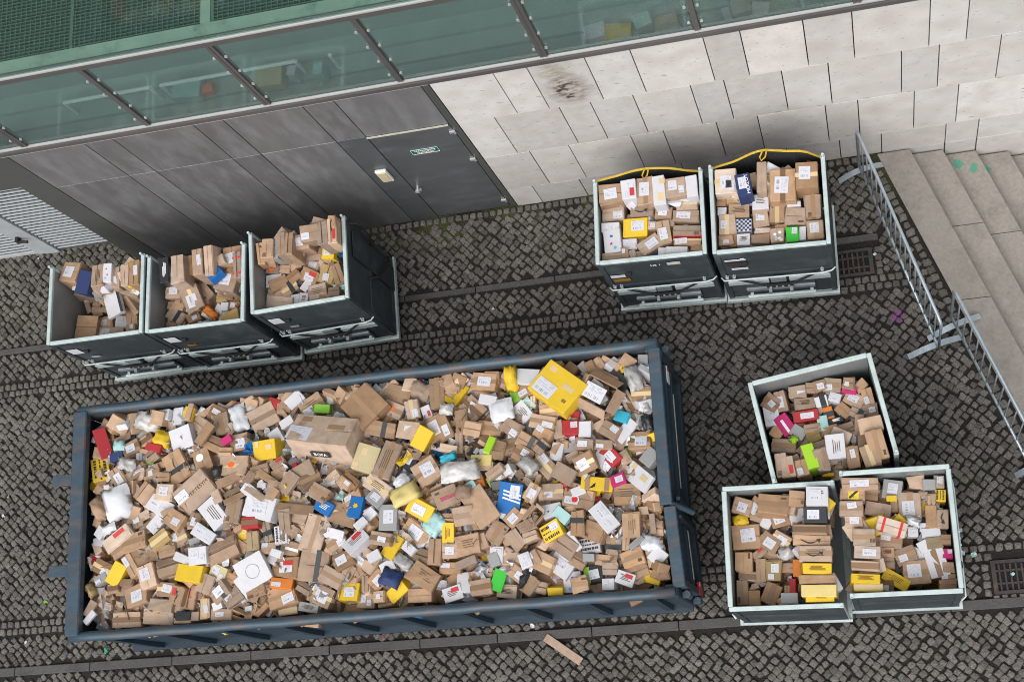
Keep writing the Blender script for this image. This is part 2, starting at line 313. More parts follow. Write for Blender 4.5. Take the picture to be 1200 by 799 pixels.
# ------------------------------------------------------------------ mesh helpers
class MB:
    def __init__(s): s.v = []; s.f = []; s.m = []; s.mi = 0
    def add(s, vs, fs):
        n = len(s.v); s.v += [tuple(v) for v in vs]; s.f += [tuple(i+n for i in f) for f in fs]; s.m += [s.mi]*len(fs)
    def box(s, c, d, rot=None):
        x, y, z = d[0]/2, d[1]/2, d[2]/2; c = Vector(c)
        vs = [Vector((a*x, b*y, e*z)) for e in (-1, 1) for a, b in ((-1, -1), (1, -1), (1, 1), (-1, 1))]
        if rot is not None: vs = [rot @ v for v in vs]
        s.add([v+c for v in vs], [(3, 2, 1, 0), (4, 5, 6, 7), (0, 1, 5, 4), (1, 2, 6, 5), (2, 3, 7, 6), (3, 0, 4, 7)]); return s
    def b2(s, x0, x1, y0, y1, z0, z1): return s.box(((x0+x1)/2, (y0+y1)/2, (z0+z1)/2), (x1-x0, y1-y0, z1-z0))
    def chamfer(s, c, d, b, rot=None, jit=0.0, rnd=random):
        X, Y, Z = d[0]/2, d[1]/2, d[2]/2; b = min(b, X*.45, Y*.45, Z*.45); vs = []; idx = {}
        for sx in (-1, 1):
            for sy in (-1, 1):
                for sz in (-1, 1):
                    j = Vector((rnd.uniform(-jit, jit), rnd.uniform(-jit, jit), rnd.uniform(-jit, jit))) if jit else Vector((0, 0, 0))
                    for ax in range(3):
                        v = Vector((sx*(X if ax == 0 else X-b), sy*(Y if ax == 1 else Y-b), sz*(Z if ax == 2 else Z-b)))+j
                        idx[(sx, sy, sz, ax)] = len(vs); vs.append(v)
        fs = []
        def q(*k): fs.append(tuple(idx[i] for i in k))
        for ax in range(3):
            o = [a for a in range(3) if a != ax]
            for sg in (-1, 1):
                k = []
                for a, bb in ((-1, -1), (1, -1), (1, 1), (-1, 1)):
                    t = [0, 0, 0]; t[ax] = sg; t[o[0]] = a; t[o[1]] = bb; k.append((*t, ax))
                fl = (sg > 0) != (ax == 1)
                q(*(k if fl else k[::-1]))
        for ax in range(3):                       # edges running along axis ax
            o = [a for a in range(3) if a != ax]
            for a in (-1, 1):
                for bb in (-1, 1):
                    t0 = [0, 0, 0]; t0[o[0]] = a; t0[o[1]] = bb; t1 = list(t0); t0[ax] = -1; t1[ax] = 1
                    q((*t0, o[0]), (*t1, o[0]), (*t1, o[1]), (*t0, o[1]))
        for sx in (-1, 1):
            for sy in (-1, 1):
                for sz in (-1, 1): q((sx, sy, sz, 0), (sx, sy, sz, 1), (sx, sy, sz, 2))
        c = Vector(c)
        # make every face point outwards
        out = []
        for f in fs:
            p0, p1, p2 = (vs[f[0]], vs[f[1]], vs[f[2]]); n = (p1-p0).cross(p2-p0); cen = sum((vs[i] for i in f), Vector())/len(f)
            out.append(f if n.dot(cen) > 0 else f[::-1])
        if rot is not None: vs = [rot @ v for v in vs]
        s.add([v+c for v in vs], out); return s
    def tube(s, pts, r, n=8, cap=True, closed=False):
        pts = [Vector(p) for p in pts]; rings = []; up = Vector((0, 0, 1)); N = len(pts)
        for i, p in enumerate(pts):
            a = pts[max(i-1, 0)]; b = pts[min(i+1, N-1)]
            t = (b-a).normalized(); u = t.cross(up)
            if u.length < 1e-3: u = t.cross(Vector((0, 1, 0)))
            u.normalize(); v = t.cross(u); rr = r[i] if isinstance(r, (list, tuple)) else r
            rings.append([p+(u*math.cos(2*math.pi*k/n)+v*math.sin(2*math.pi*k/n))*rr for k in range(n)])
        vs = [q for R in rings for q in R]
        fs = [(i*n+k, i*n+(k+1) % n, (i+1)*n+(k+1) % n, (i+1)*n+k) for i in range(N-1) for k in range(n)]
        if cap: fs += [tuple(range(n))[::-1], tuple((N-1)*n+k for k in range(n))]
        s.add(vs, fs); return s
    def prism(s, poly, z0, z1, M=None):
        n = len(poly); vs = [Vector((x, y, z0)) for x, y in poly]+[Vector((x, y, z1)) for x, y in poly]
        if M is not None: vs = [M @ v for v in vs]
        s.add(vs, [tuple(range(n))[::-1], tuple(range(n, 2*n))]+[(i, (i+1) % n, (i+1) % n+n, i+n) for i in range(n)]); return s
    def mesh(s, name, mats, smooth=False):
        me = bpy.data.meshes.new(name); me.from_pydata(s.v, [], s.f)
        for m in ([mats] if isinstance(mats, str) else mats): me.materials.append(MATS[m])
        if len(me.materials) > 1: me.polygons.foreach_set('material_index', s.m)
        if smooth: me.polygons.foreach_set('use_smooth', [True]*len(me.polygons))
        me.update(); return me
    def build(s, name, mats, parent=None, smooth=False, loc=None):
        return put(name, s.mesh(name, mats, smooth), parent, loc)
def put(name, me, parent=None, loc=None):
    o = bpy.data.objects.new(name, me); col.objects.link(o)
    if parent is not None: o.parent = parent
    if loc is not None: o.location = loc
    return o
def empty(name, loc=(0, 0, 0), rz=0.0):
    o = bpy.data.objects.new(name, None); col.objects.link(o); o.location = loc; o.rotation_euler = (0, 0, rz); o.empty_display_size = .2; return o
def tag(o, label=None, cat=None, group=None, kind=None):
    if label: o['label'] = label
    if cat: o['category'] = cat
    if group: o['group'] = group
    if kind: o['kind'] = kind
    return o
def text_mesh(body, size, m, ext=.001):
    cu = bpy.data.curves.new('lettering', 'FONT'); cu.body = body; cu.size = size; cu.extrude = ext; cu.align_x = 'CENTER'; cu.align_y = 'CENTER'
    cu.resolution_u = 2
    t = bpy.data.objects.new('t', cu); me = bpy.data.meshes.new_from_object(t); bpy.data.objects.remove(t); bpy.data.curves.remove(cu)
    me.materials.clear(); me.materials.append(MATS[m]); me.name = 'lettering'; return me
# ================================================================== SETTING
ground = MB(); ground.add([(-60, -60, -.022), (60, -60, -.022), (60, .6, -.022), (-60, .6, -.022)], [(0, 1, 2, 3)])
# (the sheet is cut where the stairs go down)
def stair_x(y): return -0.104-0.34*y
def sx(y, n): return stair_x(y)+n                      # stair edge n metres into the flight
ground = MB()
yb = -9.0
pol = [(-60, 60), (-60, -60), (60, -60), (60, yb), (stair_x(yb), yb), (stair_x(0), 0.0), (stair_x(0), 60)]
ground.add([(x, y, -.022) for x, y in pol], [tuple(range(len(pol)))])
g_ob = ground.build('ground', 'joint_earth'); tag(g_ob, kind='structure')
road = MB()

KERB_MID = (-.965, -.895); KERB_LOW = (-4.785, -4.69)
def kerb(y0, y1, xs, parent):
    for a, b in zip(xs[:-1], xs[1:]):
        m = MB(); L = b-a-.008; m.chamfer((0, 0, -.02), (L, y1-y0, .06), .006)
        put('kerb_stone', m.mesh('kerb_stone', 'kerb_granite'), parent, ((a+b)/2, (y0+y1)/2, 0))
def xs_from(a, b, step):
    r = [a]
    while r[-1] < b-step*.5: r.append(r[-1]+step*random.uniform(.9, 1.1))
    return r
kerb(*KERB_MID, xs_from(-12.5, -.2, .92)[:-1]+[-.19], g_ob)
kerb(*KERB_LOW, xs_from(-11.9, 1.6, .93), g_ob)

# cobbles -------------------------------------------------------------
NV = 14; variants = []
for k in range(NV):
    r = random.Random(100+k); ring = []
    hw = .0356; ch = r.uniform(.007, .016)
    base = [(-hw, -hw+ch), (-hw+ch, -hw), (hw-ch, -hw), (hw, -hw+ch), (hw, hw-ch), (hw-ch, hw), (-hw+ch, hw), (-hw, hw-ch)]
    base = [(x*r.uniform(.86, 1.07)+r.uniform(-.004, .004), y*r.uniform(.86, 1.07)+r.uniform(-.004, .004)) for x, y in base]
    top = [(x*.80, y*.80) for x, y in base]
    zt = [r.uniform(-.002, .003) for _ in range(8)]
    V = [(0, 0, .004)]+[(x, y, z) for (x, y), z in zip(top, zt)]+[(x, y, -.010) for x, y in base]+[(x*1.02, y*1.02, -.05) for x, y in base]
    Fc = [(0, 1+i, 1+(i+1) % 8) for i in range(8)]
    for q in (1, 9): Fc += [(q+i, q+8+i, q+8+(i+1) % 8, q+(i+1) % 8) for i in range(8)]
    variants.append((np.array(V), Fc))
cob_me = []
for V, Fc in variants:
    me = bpy.data.meshes.new('cobblestone'); me.from_pydata([tuple(v) for v in V], [], Fc); me.materials.append(MATS['cobble_granite']); cob_me.append(me)

DRAINS = [(-.70, -.27, -1.33, -1.04), (.445, .98, -4.655, -4.335)]
def in_drain(x, y, e=.0):
    return any(a-e < x < b+e and c-e < y < d+e for a, b, c, d in DRAINS)
stones = []        # x, y, rot, scale
PI = .0745
def band_rows():
    rows = []
    rows += [(-.052, -8.4, .05)]                                      # row at the foot of the wall
    rows += [(-1.382, -13, .3), (-1.464, -13, .3)]                    # double row in front of the trolleys
    rows += [(-4.21, -13, 2.0), (-4.292, -13, .44)]                   # double row by the long container
    rows += [(-5.9, -13, 4)]
    return rows
for (y, a, b) in band_rows():
    x = a
    while x < min(b, stair_x(y)-.1):
        s = random.uniform(.93, 1.12)
        if not in_drain(x, y, .03): stones.append((x, y, random.gauss(0, .05), s))
        x += .078*s+.004
for (a, b, c, d) in DRAINS:                                            # stones framing the drains
    for side in (0, 1):
        y = c+.02
        while y < d:
            stones.append(((a-.055, b+.055)[side], y, random.gauss(0, .06), 1.0)); y += .080
x = .46
while x < 1.7: stones.append((x, -4.635+(-.01 if x > 1 else -.052), random.gauss(0, .06), .86)) if not in_drain(x, -4.66, .0) else None; x += .078
y = -.16                                                               # irregular row that follows the top step
while y > -8:
    x = stair_x(y)-.075
    if not in_drain(x, y, .06): stones.append((x, y, .33+random.gauss(0, .1), random.uniform(1.0, 1.3)))
    y -= .086
def reserved(x, y):
    for q in (-.052,):
        if x > -8.45 and abs(y-q) < .064: return True
    for q in (-1.382, -1.464, -4.21, -4.292, -5.9):
        if abs(y-q) < .062: return True
    if KERB_MID[0]-.030 < y < KERB_MID[1]+.030 and x < -.15: return True
    if KERB_LOW[0]-.030 < y < KERB_LOW[1]+.030: return True
    if x > stair_x(y)-.155 and y < .1: return True
    if in_drain(x, y, .10): return True
    if y > -.0 and x > -8.75: return True
    if y > .34: return True
    return False
c45 = math.cos(math.pi/4)
for i in range(-180, 180):
    for j in range(-180, 180):
        u, v = i*PI, j*PI
        x = (u-v)*c45-5.0; y = (u+v)*c45-3.5
        if not (-14.6 < x < 4.0 and -8.6 < y < .35): continue
        x += random.gauss(0, .008)+.012*math.sin(y*3.1+x); y += random.gauss(0, .008)+.012*math.sin(x*2.3)
        if reserved(x, y): continue
        stones.append((x, y, math.pi/4+random.gauss(0, .09), random.choice((random.uniform(.86, 1.0), random.uniform(.96, 1.12)))))
BLOCK = [(-8.6, -2.3, -4.65, -2.15, 1.55), (-8.9, -5.4, -1.5, -.5, 1.6), (-2.9, -.65, -1.48, -.52, 1.6), (-1.55, -.2, -3.66, -2.6, 1.6), (-1.95, .12, -4.82, -3.62, 1.6)]
def hidden(x, y):
    P0 = np.array([x, y, .02]); d = CAM-P0
    for a, b, c, e, h in BLOCK:
        t0, t1 = 0, h/d[2]
        for lo, hi, p, q in ((a, b, P0[0], d[0]), (c, e, P0[1], d[1])):
            A, B = (lo-p)/q, (hi-p)/q; t0 = max(t0, min(A, B)); t1 = min(t1, max(A, B))
        if t0 < t1: return True
    return False
vis = []
for k, (x, y, r, s) in enumerate(stones):
    px, py = proj((x, y, 0))
    if 4 < px < 1196 and 4 < py < 795 and not hidden(x, y):
        vis.append((np.linalg.norm(CAM-np.array([x, y, 0]))/s, k))
vis.sort(); single = {k for _, k in vis[:300]}
VV = []; FF = []; TT = []; off = 0
for k, (x, y, r, s) in enumerate(stones):
    vi = random.randrange(NV); z = random.gauss(0, .0022); tx, ty = random.gauss(0, .028), random.gauss(0, .028); rr = r+random.randrange(4)*math.pi/2
    if k in single:
        o = put('cobblestone', cob_me[vi], g_ob, (x, y, z)); o.rotation_euler = (tx, ty, rr); o.scale = (s, s, 1)
    else:
        V, Fc = variants[vi]; c, q = math.cos(rr), math.sin(rr)
        X = s*(V[:, 0]*c-V[:, 1]*q); Y = s*(V[:, 0]*q+V[:, 1]*c); Z = V[:, 2]+z+X*ty+Y*tx
        VV.append(np.stack([X+x, Y+y, Z], 1)); FF.append([tuple(i+off for i in f) for f in Fc]); off += len(V); TT.append(np.full(len(V), random.random()))
me = bpy.data.meshes.new('cobbles'); me.from_pydata(np.concatenate(VV).tolist(), [], [f for q in FF for f in q]); me.materials.append(MATS['cobble_granite'])
at = me.attributes.new('tint', 'FLOAT', 'POINT'); at.data.foreach_set('value', np.concatenate(TT).astype(np.float32))
tag(put('cobblestones', me, g_ob), kind='stuff')

# stairs going down to the right --------------------------------------
st = empty('stairs', (stair_x(0), 0, 0)); tag(st, kind='structure')
RISE = .152; EDGES = [0, .325, .665, 1.005, 1.345, 1.685, 2.03, 2.37]
for n in range(len(EDGES)-1):
    z = -RISE*n; cuts = [-.018]+[[-1.72, -3.4, -5.1], [-.88, -2.5, -4.1], [-.97, -2.62, -4.2], [-1.02, -2.6, -4.3], [-1.0, -2.4, -4.0], [-.9, -2.5, -4], [-.9, -2.5, -4]][n]+[-7.0]
    for y0, y1 in zip(cuts[:-1], cuts[1:]):
        a, b = EDGES[n]+.004, EDGES[n+1]+.012
        m = MB(); q = [(sx(y0, a), y0-.003), (sx(y1, a), y1+.003), (sx(y1, b), y1+.003), (sx(y0, b), y0-.003)]
        cx = sum(p[0] for p in q)/4; cy = sum(p[1] for p in q)/4; q = [(x-cx, y-cy) for x, y in q]
        qi = [(x*(1-.008), y*(1-.003)) for x, y in q]
        vs = [(x, y, -.17) for x, y in q]+[(x, y, -.006) for x, y in q]+[(x, y, 0) for x, y in qi]
        fs = [(3, 2, 1, 0), (8, 9, 10, 11)]+[(i+o, (i+1) % 4+o, (i+1) % 4+4+o, i+4+o) for o in (0, 4) for i in range(4)]
        m.add(vs, fs); put('step_slab', m.mesh('step_slab', 'step_granite'), st, (cx-st.location.x, cy, z))
m = MB(); m.add([(sx(y, e)-st.location.x, y, -1.3) for e, y in ((2, 0), (2, -7), (8, -7), (8, 0))], [(0, 1, 2, 3)]); m.build('landing', 'step_granite', st)

# drains --------------------------------------------------------------
for (a, b, c, d), lab in zip(DRAINS, ('small rusty drain grate in the cobbles beside the right wall trolley', 'rusty drain grate in the cobbles at the right, by the low kerb')):
    dr = empty('drain_grate', ((a+b)/2, (c+d)/2, 0)); tag(dr, lab, 'drain', 'drain grates in the paving')
    W, D = b-a, d-c; m = MB(); t = .032
    m.b2(-W/2, W/2, -D/2, -D/2+t, -.05, .002); m.b2(-W/2, W/2, D/2-t, D/2, -.05, .002); m.b2(-W/2, -W/2+t*1.3, -D/2+t, D/2-t, -.05, .002); m.b2(W/2-t*1.3, W/2, -D/2+t, D/2-t, -.05, .002)
    m.build('frame', 'cast_iron', dr)
    x = -W/2+t*1.3+.03
    bm_ = MB(); bm_.chamfer((0, 0, -.016), (.022, D-2*t-.004, .03), .004); bme = bm_.mesh('grate_bar', 'cast_iron')
    while x < W/2-t*1.3-.015: put('grate_bar', bme, dr, (x, 0, 0)); x += .052
    m = MB(); m.b2(-W/2+t*1.3, W/2-t*1.3, -D*.22, -D*.22+.02, -.034, -.008); m.b2(-W/2+t*1.3, W/2-t*1.3, D*.22-.02, D*.22, -.034, -.008); m.build('cross_bar', 'cast_iron', dr)
    m = MB(); m.b2(-W/2, W/2, -D/2, D/2, -.0205, -.019); m.build('pit_shade_sheet', 'pit_shade_black', dr)  # thin black sheet under the bars paints the shaft's shade, no real hollow

# ================================================================== BUILDING
bd = empty('office_building', (-4, 0, 0)); tag(bd, 'modern building with pale stone wall, dark steel panels and green glass band', 'building')
bo = Vector((-4, 0, 0))
def bpart(mb, name, m, parent=None, ref=None):
    """link mesh built in world coordinates as a part of the building (origin at its own middle)"""
    xs = np.array(mb.v); c = (xs.min(0)+xs.max(0))/2
    mb.v = [tuple(np.array(v)-c) for v in mb.v]
    p = parent or bd; base = bo if parent is None else ref
    o = put(name, mb.mesh(name, m), p, Vector(c)-base); return o, Vector(c)
core = MB(); core.b2(-4.02, 9, .055, .069, -3, 3.14); core.b2(-8.40, -4.02, .055, .069, -.5, 3.14); core.b2(-14, -8.40, .42, .6, -.5, 2.60)
bpart(core, 'wall_core', 'wall_core')
ZR = [-.02, .463, 1.356, 2.248, 3.142]
ROWS = {3: [-4.02, -3.412, -3.098, -2.569, -2.16, -1.515, -1.196, -.66, -.25, .396, .716, 1.36, 1.9, 2.4, 3.1, 3.7, 4.5],
        2: [-4.02, -3.65, -3.01, -2.705, -2.295, -1.75, -1.44, -.91, -.49, .16, .49, 1.02, 1.6, 2.1, 2.9, 3.5, 4.5],
        1: [-4.02, -3.53, -3.12, -2.48, -2.15, -1.62, -1.215, -.56, -.25, .28, .69, 1.4, 1.75, 2.4, 3.0, 3.7, 4.5],
        0: [-4.02, -3.73, -3.21, -2.5, -2.1, -1.4, -1.0, -.46, -.04, .6, .92, 1.6, 2.2, 2.9, 3.6, 4.5]}
for r in range(4):
    for a, b in zip(ROWS[r][:-1], ROWS[r][1:]):
        z0, z1 = ZR[r]+.0015, ZR[r+1]-.0015; proud = random.uniform(-.002, .002)
        z0 = -.03 if r == 0 and b < .2 else z0
        m = MB(); m.chamfer(((a+b)/2, .025+proud, (z0+z1)/2), (b-a-.010, .05, z1-z0), .001)
        bpart(m, 'stone_slab', 'travertine_stained' if (r == 3 and a == -3.098) else 'travertine')
zz = -.02
for r in range(3):                                                   # the wall goes on down beside the stairs
    for a, b in zip(ROWS[r][8:-1], ROWS[r][9:]):
        if b < .2: continue
        m = MB(); m.chamfer(((a+b)/2, .025, zz-.45), (b-a-.013, .05, .886), .003); bpart(m, 'stone_slab', 'travertine')
    zz -= .892
# dark steel panels
XP = [-8.41, -7.56, -7.25, -6.39, -6.08, -5.27]
for a, b in zip(XP[:-1], XP[1:]):
    for z0, z1 in ((-.03, 2.285), (2.285, 3.13)):
        m = MB(); m.chamfer(((a+b)/2, .02+random.uniform(-.001, .001), (z0+z1)/2), (b-a-.009, .04, z1-z0-.007), .003); bpart(m, 'steel_panel', 'steel_panel')
for a, b, z0, z1 in ((-5.27, -4.955, -.03, 2.285), (-5.27, -4.955, 2.285, 3.13), (-4.955, -4.10, 2.275, 3.13)):
    m = MB(); m.chamfer(((a+b)/2, .02, (z0+z1)/2), (b-a-.009, .04, z1-z0-.007), .003); bpart(m, 'steel_panel', 'door_steel' if z0 < 0 else 'steel_panel')
m = MB(); m.b2(-4.955, -4.115, -.012, .0, 2.252, 2.270); bpart(m, 'drip_strip', 'worn_strip')
m = MB(); m.b2(-4.095, -4.065, .0, .05, -.02, 3.13); m.b2(-4.062, -4.025, -.004, .05, -.02, 3.13); bpart(m, 'door_post', 'post_grey')
# door
m = MB(); m.chamfer((-4.528, .022, 1.125), (.845, .04, 2.24), .003); door, dc = bpart(m, 'door', 'door_steel')
def dpart(mb, name, mm): return bpart(mb, name, mm, door, dc)
for z in (2.10, 1.40, .21):
    m = MB(); m.tube([(-4.10, -.012, z-.03), (-4.10, -.012, z+.03)], .013); m.box((-4.125, -.008, z), (.05, .016, .034)); dpart(m, 'hinge', 'steel_bright')
m = MB(); m.tube([(-4.885, .004, .93), (-4.885, -.05, .93)], .013, 10); m.tube([(-4.885, -.05, .93), (-4.885, -.075, .93)], .026, 12); dpart(m, 'door_knob', 'steel_bright')
m = MB(); m.tube([(-4.885, .004, .83), (-4.885, -.014, .83)], .018, 10); dpart(m, 'lock', 'steel_bright')
m = MB(); m.box((-4.515, -.001, 1.77), (.29, .006, .11)); m.mi = 1
for c, d in (((-4.515, -.0055, 1.822), (.28, .003, .004)), ((-4.515, -.0055, 1.718), (.28, .003, .004)), ((-4.657, -.0055, 1.77), (.004, .003, .10)), ((-4.373, -.0055, 1.77), (.004, .003, .10))): m.box(c, d)
sgn, _ = dpart(m, 'escape_sign', ['sign_green', 'ink_white'])
for i, t in enumerate(('Notausgang', 'freihalten')):
    tm = put('sign_lettering', text_mesh(t, .047, 'ink_white'), door); tm.location = Vector((-4.515, -.0065, 1.793-.046*i))-dc; tm.rotation_euler = (math.pi/2, 0, 0)
# small white wall lamp on the narrow panel
lp = MB(); lp.chamfer((-5.10, -.02, 1.37), (.125, .04, .27), .015); o, c = bpart(lp, 'wall_lamp', 'enamel_white')
m = MB(); m.chamfer((-5.10, -.043, 1.37), (.09, .008, .21), .004); bpart(m, 'lamp_cover', 'card_cream', o, c)
# corner post and recessed louvre
m = MB(); m.b2(-8.735, -8.416, .0, .30, -.03, 3.13); bpart(m, 'corner_post', 'post_grey')
m = MB(); m.b2(-14, -8.735, .0, .05, 2.42, 3.13); m.b2(-14, -8.735, .05, .36, 2.42, 2.46); bpart(m, 'lintel_panel', 'post_grey')
lv = MB(); lv.b2(-9.83, -8.74, .375, .385, .0, 2.42); lv, lc = bpart(lv, 'louvre_panel', 'louvre_back')
sm = MB(); sm.box((0, 0, 0), (1.08, .016, .022), Matrix.Rotation(math.radians(-20), 3, 'X')); sme = sm.mesh('louvre_slat', 'louvre_grey')
for k in range(29): put('louvre_slat', sme, lv, Vector((-9.285, .302, .07+.080*k))-lc)
m = MB(); m.b2(-9.83, -8.74, .29, .36, -.02, .035); bpart(m, 'louvre_sill', 'post_grey')
m = MB(); m.b2(-10.02, -9.835, .27, .36, -.02, 2.42); m.b2(-10.13, -10.03, .28, .36, -.02, 2.42); bpart(m, 'louvre_frame', 'louvre_grey')
m = MB(); m.b2(-10.04, -10.0, .21, .27, .55, .63); m.tube([(-10.02, .22, .59), (-9.90, .21, .57)], .018); bpart(m, 'louvre_handle', 'rubber')
lv2 = MB(); lv2.b2(-11.25, -10.14, .375, .385, .0, 2.42); lv2, lc2 = bpart(lv2, 'louvre_panel', 'louvre_back')
for k in range(29): put('louvre_slat', sme, lv2, Vector((-10.69, .302, .07+.080*k))-lc2)
m = MB(); m.b2(-11.25, -10.14, .29, .33, .0, .05); bpart(m, 'kick_strip', 'trim_bright')
m = MB(); m.b2(-14, -11.26, .3, .36, -.02, 2.42); bpart(m, 'steel_panel', 'steel_panel')
# trims of the glass band
m = MB(); m.b2(-14, 9, -.012, .06, 3.150, 3.210); m.b2(-14, 9, -.004, .06, 3.210, 3.250); bpart(m, 'lower_trim', 'trim_grey')
m = MB(); m.b2(-14, 9, -.012, .012, 3.2505, 3.268); m.b2(-14, -4.03, -.008, .02, 3.134, 3.147); bpart(m, 'lower_bright_trim', 'trim_bright')
m = MB(); m.b2(-14, 9, -.006, .06, 4.452, 4.530); bpart(m, 'upper_trim', 'trim_grey')
m = MB(); m.b2(-14, 9, -.012, .015, 4.531, 4.552); bpart(m, 'upper_bright_trim', 'trim_bright')
MULL = [-13.45, -12.12, -10.78, -9.45, -8.115, -6.78, -5.55, -4.24, -2.9, -1.54, -.2, 1.14, 2.48, 3.82, 5.16, 6.5, 7.84, 9]
for i, x in enumerate(MULL[:-1]):
    dbl = i % 2 == 0
    m = MB()
    if dbl: m.b2(x-.034, x-.004, -.006, .05, 3.272, 4.45); m.b2(x+.004, x+.034, -.006, .05, 3.272, 4.45); m.b2(x-.004, x+.004, -.001, .04, 3.272, 4.45)
    else: m.b2(x-.024, x+.024, -.006, .05, 3.272, 4.45)
    mo, mc = bpart(m, 'mullion', 'trim_grey')
    bm_ = MB()
    for k in range(4):
        for s in (-1, 1):
            b = MB(); b.tube([(x+s*.055, .012, 3.42+.27*k), (x+s*.055, -.004, 3.42+.27*k)], .015, 10); bpart(b, 'glass_bolt', 'steel_bright', mo, mc)
    a, b = x+.036, MULL[i+1]-.036
    m = MB(); m.b2(a, b, .010, .020, 3.272, 4.45); bpart(m, 'glass_pane', 'glass_green')
# upper glass and the gratings behind it
for a, b in zip(MULL[0:-1:2], MULL[2::2]):
    m = MB(); m.b2(a+.006, b-.006, .000, .012, 4.557, 7.4); bpart(m, 'upper_glass_pane', 'glass_upper')
    m = MB(); m.b2(a+.006, b-.006, .000, .012, 7.45, 8.04); bpart(m, 'upper_glass_pane', 'glass_upper')
m = MB(); m.b2(-14, 9, -.02, .06, 7.402, 7.448); bpart(m, 'storey_trim', 'trim_grey')
m = MB(); m.b2(-14, 9, .022, .185, 4.44, 4.520); bpart(m, 'inner_sill', 'sill_green')
for a, b in zip(MULL[0:-1:2], MULL[2::2]):
    m = MB(); m.b2(b-.045, b+.045, .186, 1.25, 4.42, 4.515); bpart(m, 'grating_beam', 'sill_green')
    if b < -10 or a > 2: continue
    m = MB()
    y = .20
    while y < 1.2: m.b2(a+.05, b-.05, y, y+.007, 4.475, 4.512); y += .034
    nx = int((b-a)/.1)
    for k in range(nx*2): 
        xx = a+.06+k*.05; m.b2(xx, xx+.006, .20, 1.2, 4.485, 4.5105)
    for q in (a+.05, (a+b)/2-.02): m.b2(q, q+.03, .187, 1.24, 4.44, 4.5135)
    g, _ = bpart(m, 'walkway_grating', 'grating'); g['kind'] = 'stuff'
# rooms behind
m = MB(); m.b2(-14, 9, .80, .90, 2.6, 4.40); m.b2(-14, 9, 1.3, 1.4, 4.3, 8.04); bpart(m, 'room_wall', 'room_wall')
m = MB(); m.b2(-14, 9, .07, .42, 2.72, 2.80); m.b2(-14, 9, .42, .61, 2.72, 2.835); m.b2(-14, 9, .61, .80, 2.72, 2.87); m.b2(-14, 9, .42, .43, 2.835, 2.85); m.b2(-14, 9, .61, .62, 2.87, 2.885); bpart(m, 'room_floor', 'room_floor')
m = MB(); m.b2(-14, 9, .0, .05, 8.05, 8.2); m.b2(-14, 9, 1.25, 2.1, 8.05, 8.2); bpart(m, 'roof_edge', 'trim_grey')
m = MB(); m.b2(-14, 9, 1.9, 2.0, -3, 8.04); bpart(m, 'rear_wall', 'room_wall')
# white hand rails seen through the lower glass
for x0, x1, l in ((-7.82, -6.88, 1), (-6.76, -5.35, 1), (-5.0, -5.0, 0)):
    m = MB(); pts = [(x0, .5, 2.80), (x0, .5, 3.09), (x1, .5, 3.09), (x1, .5, 2.80)]
    [m.tube(q_, .020, 8) for q_ in ((pts[:2],) if l == 0 else (pts[:2], pts[1:3], pts[2:]))]; bpart(m, 'hand_rail', 'rail_white')
# parcels standing behind the glass (each a thing on the inner ledge)
for px, py, wd, h, d, mm, lab in ((247, 108, .13, .09, .10, 'ink_orange', 'small orange parcel behind the glass between white hand rails'), (226, 110, .3, .13, .2, 'card_teal', 'pale grey parcel behind the glass left of the orange parcel'),
        (322, 97, .28, .14, .2, 'card_cream', 'cream parcel lying behind the third glass pane'), (350, 92, .09, .17, .1, 'paper_white', 'narrow white parcel behind glass beside the cream one'), (381, 90, .10, .18, .12, 'card_teal', 'pale upright parcel behind glass at the right of the third pane'),
        (700, 44, .2, .12, .15, 'paper_white', 'white parcel behind glass left of the yellow parcel'), (727, 46, .24, .13, .17, 'card_yellow', 'yellow parcel behind the green glass above the stone wall'), (757, 36, .16, .2, .14, 'card_teal', 'pale tall parcel behind glass right of the yellow parcel'),
        (783, 36, .22, .12, .18, 'kraft_pale', 'tan parcel behind glass between the pale tall parcel and thin mullion'), (857, 25, .12, .14, .14, 'paper_white', 'leftmost white parcel behind the rightmost visible glass pane'), (870, 20, .18, .2, .16, 'card_grey', 'grey parcel behind the rightmost visible pane, between two white ones'), (892, 20, .16, .12, .16, 'paper_white', 'white parcel at the right end behind the rightmost pane')):
    q = atz(px, py, 2.84)
    m = MB(); m.chamfer((0, 0, h/2), (wd, d, h), .006); o = m.build('stored_parcel', mm, None, False, (q[0], min(q[1], .66), 2.852)); o.rotation_euler = (0, 0, random.uniform(-.3, .3))
    tag(o, lab, 'parcel', 'parcels kept behind the glass band')
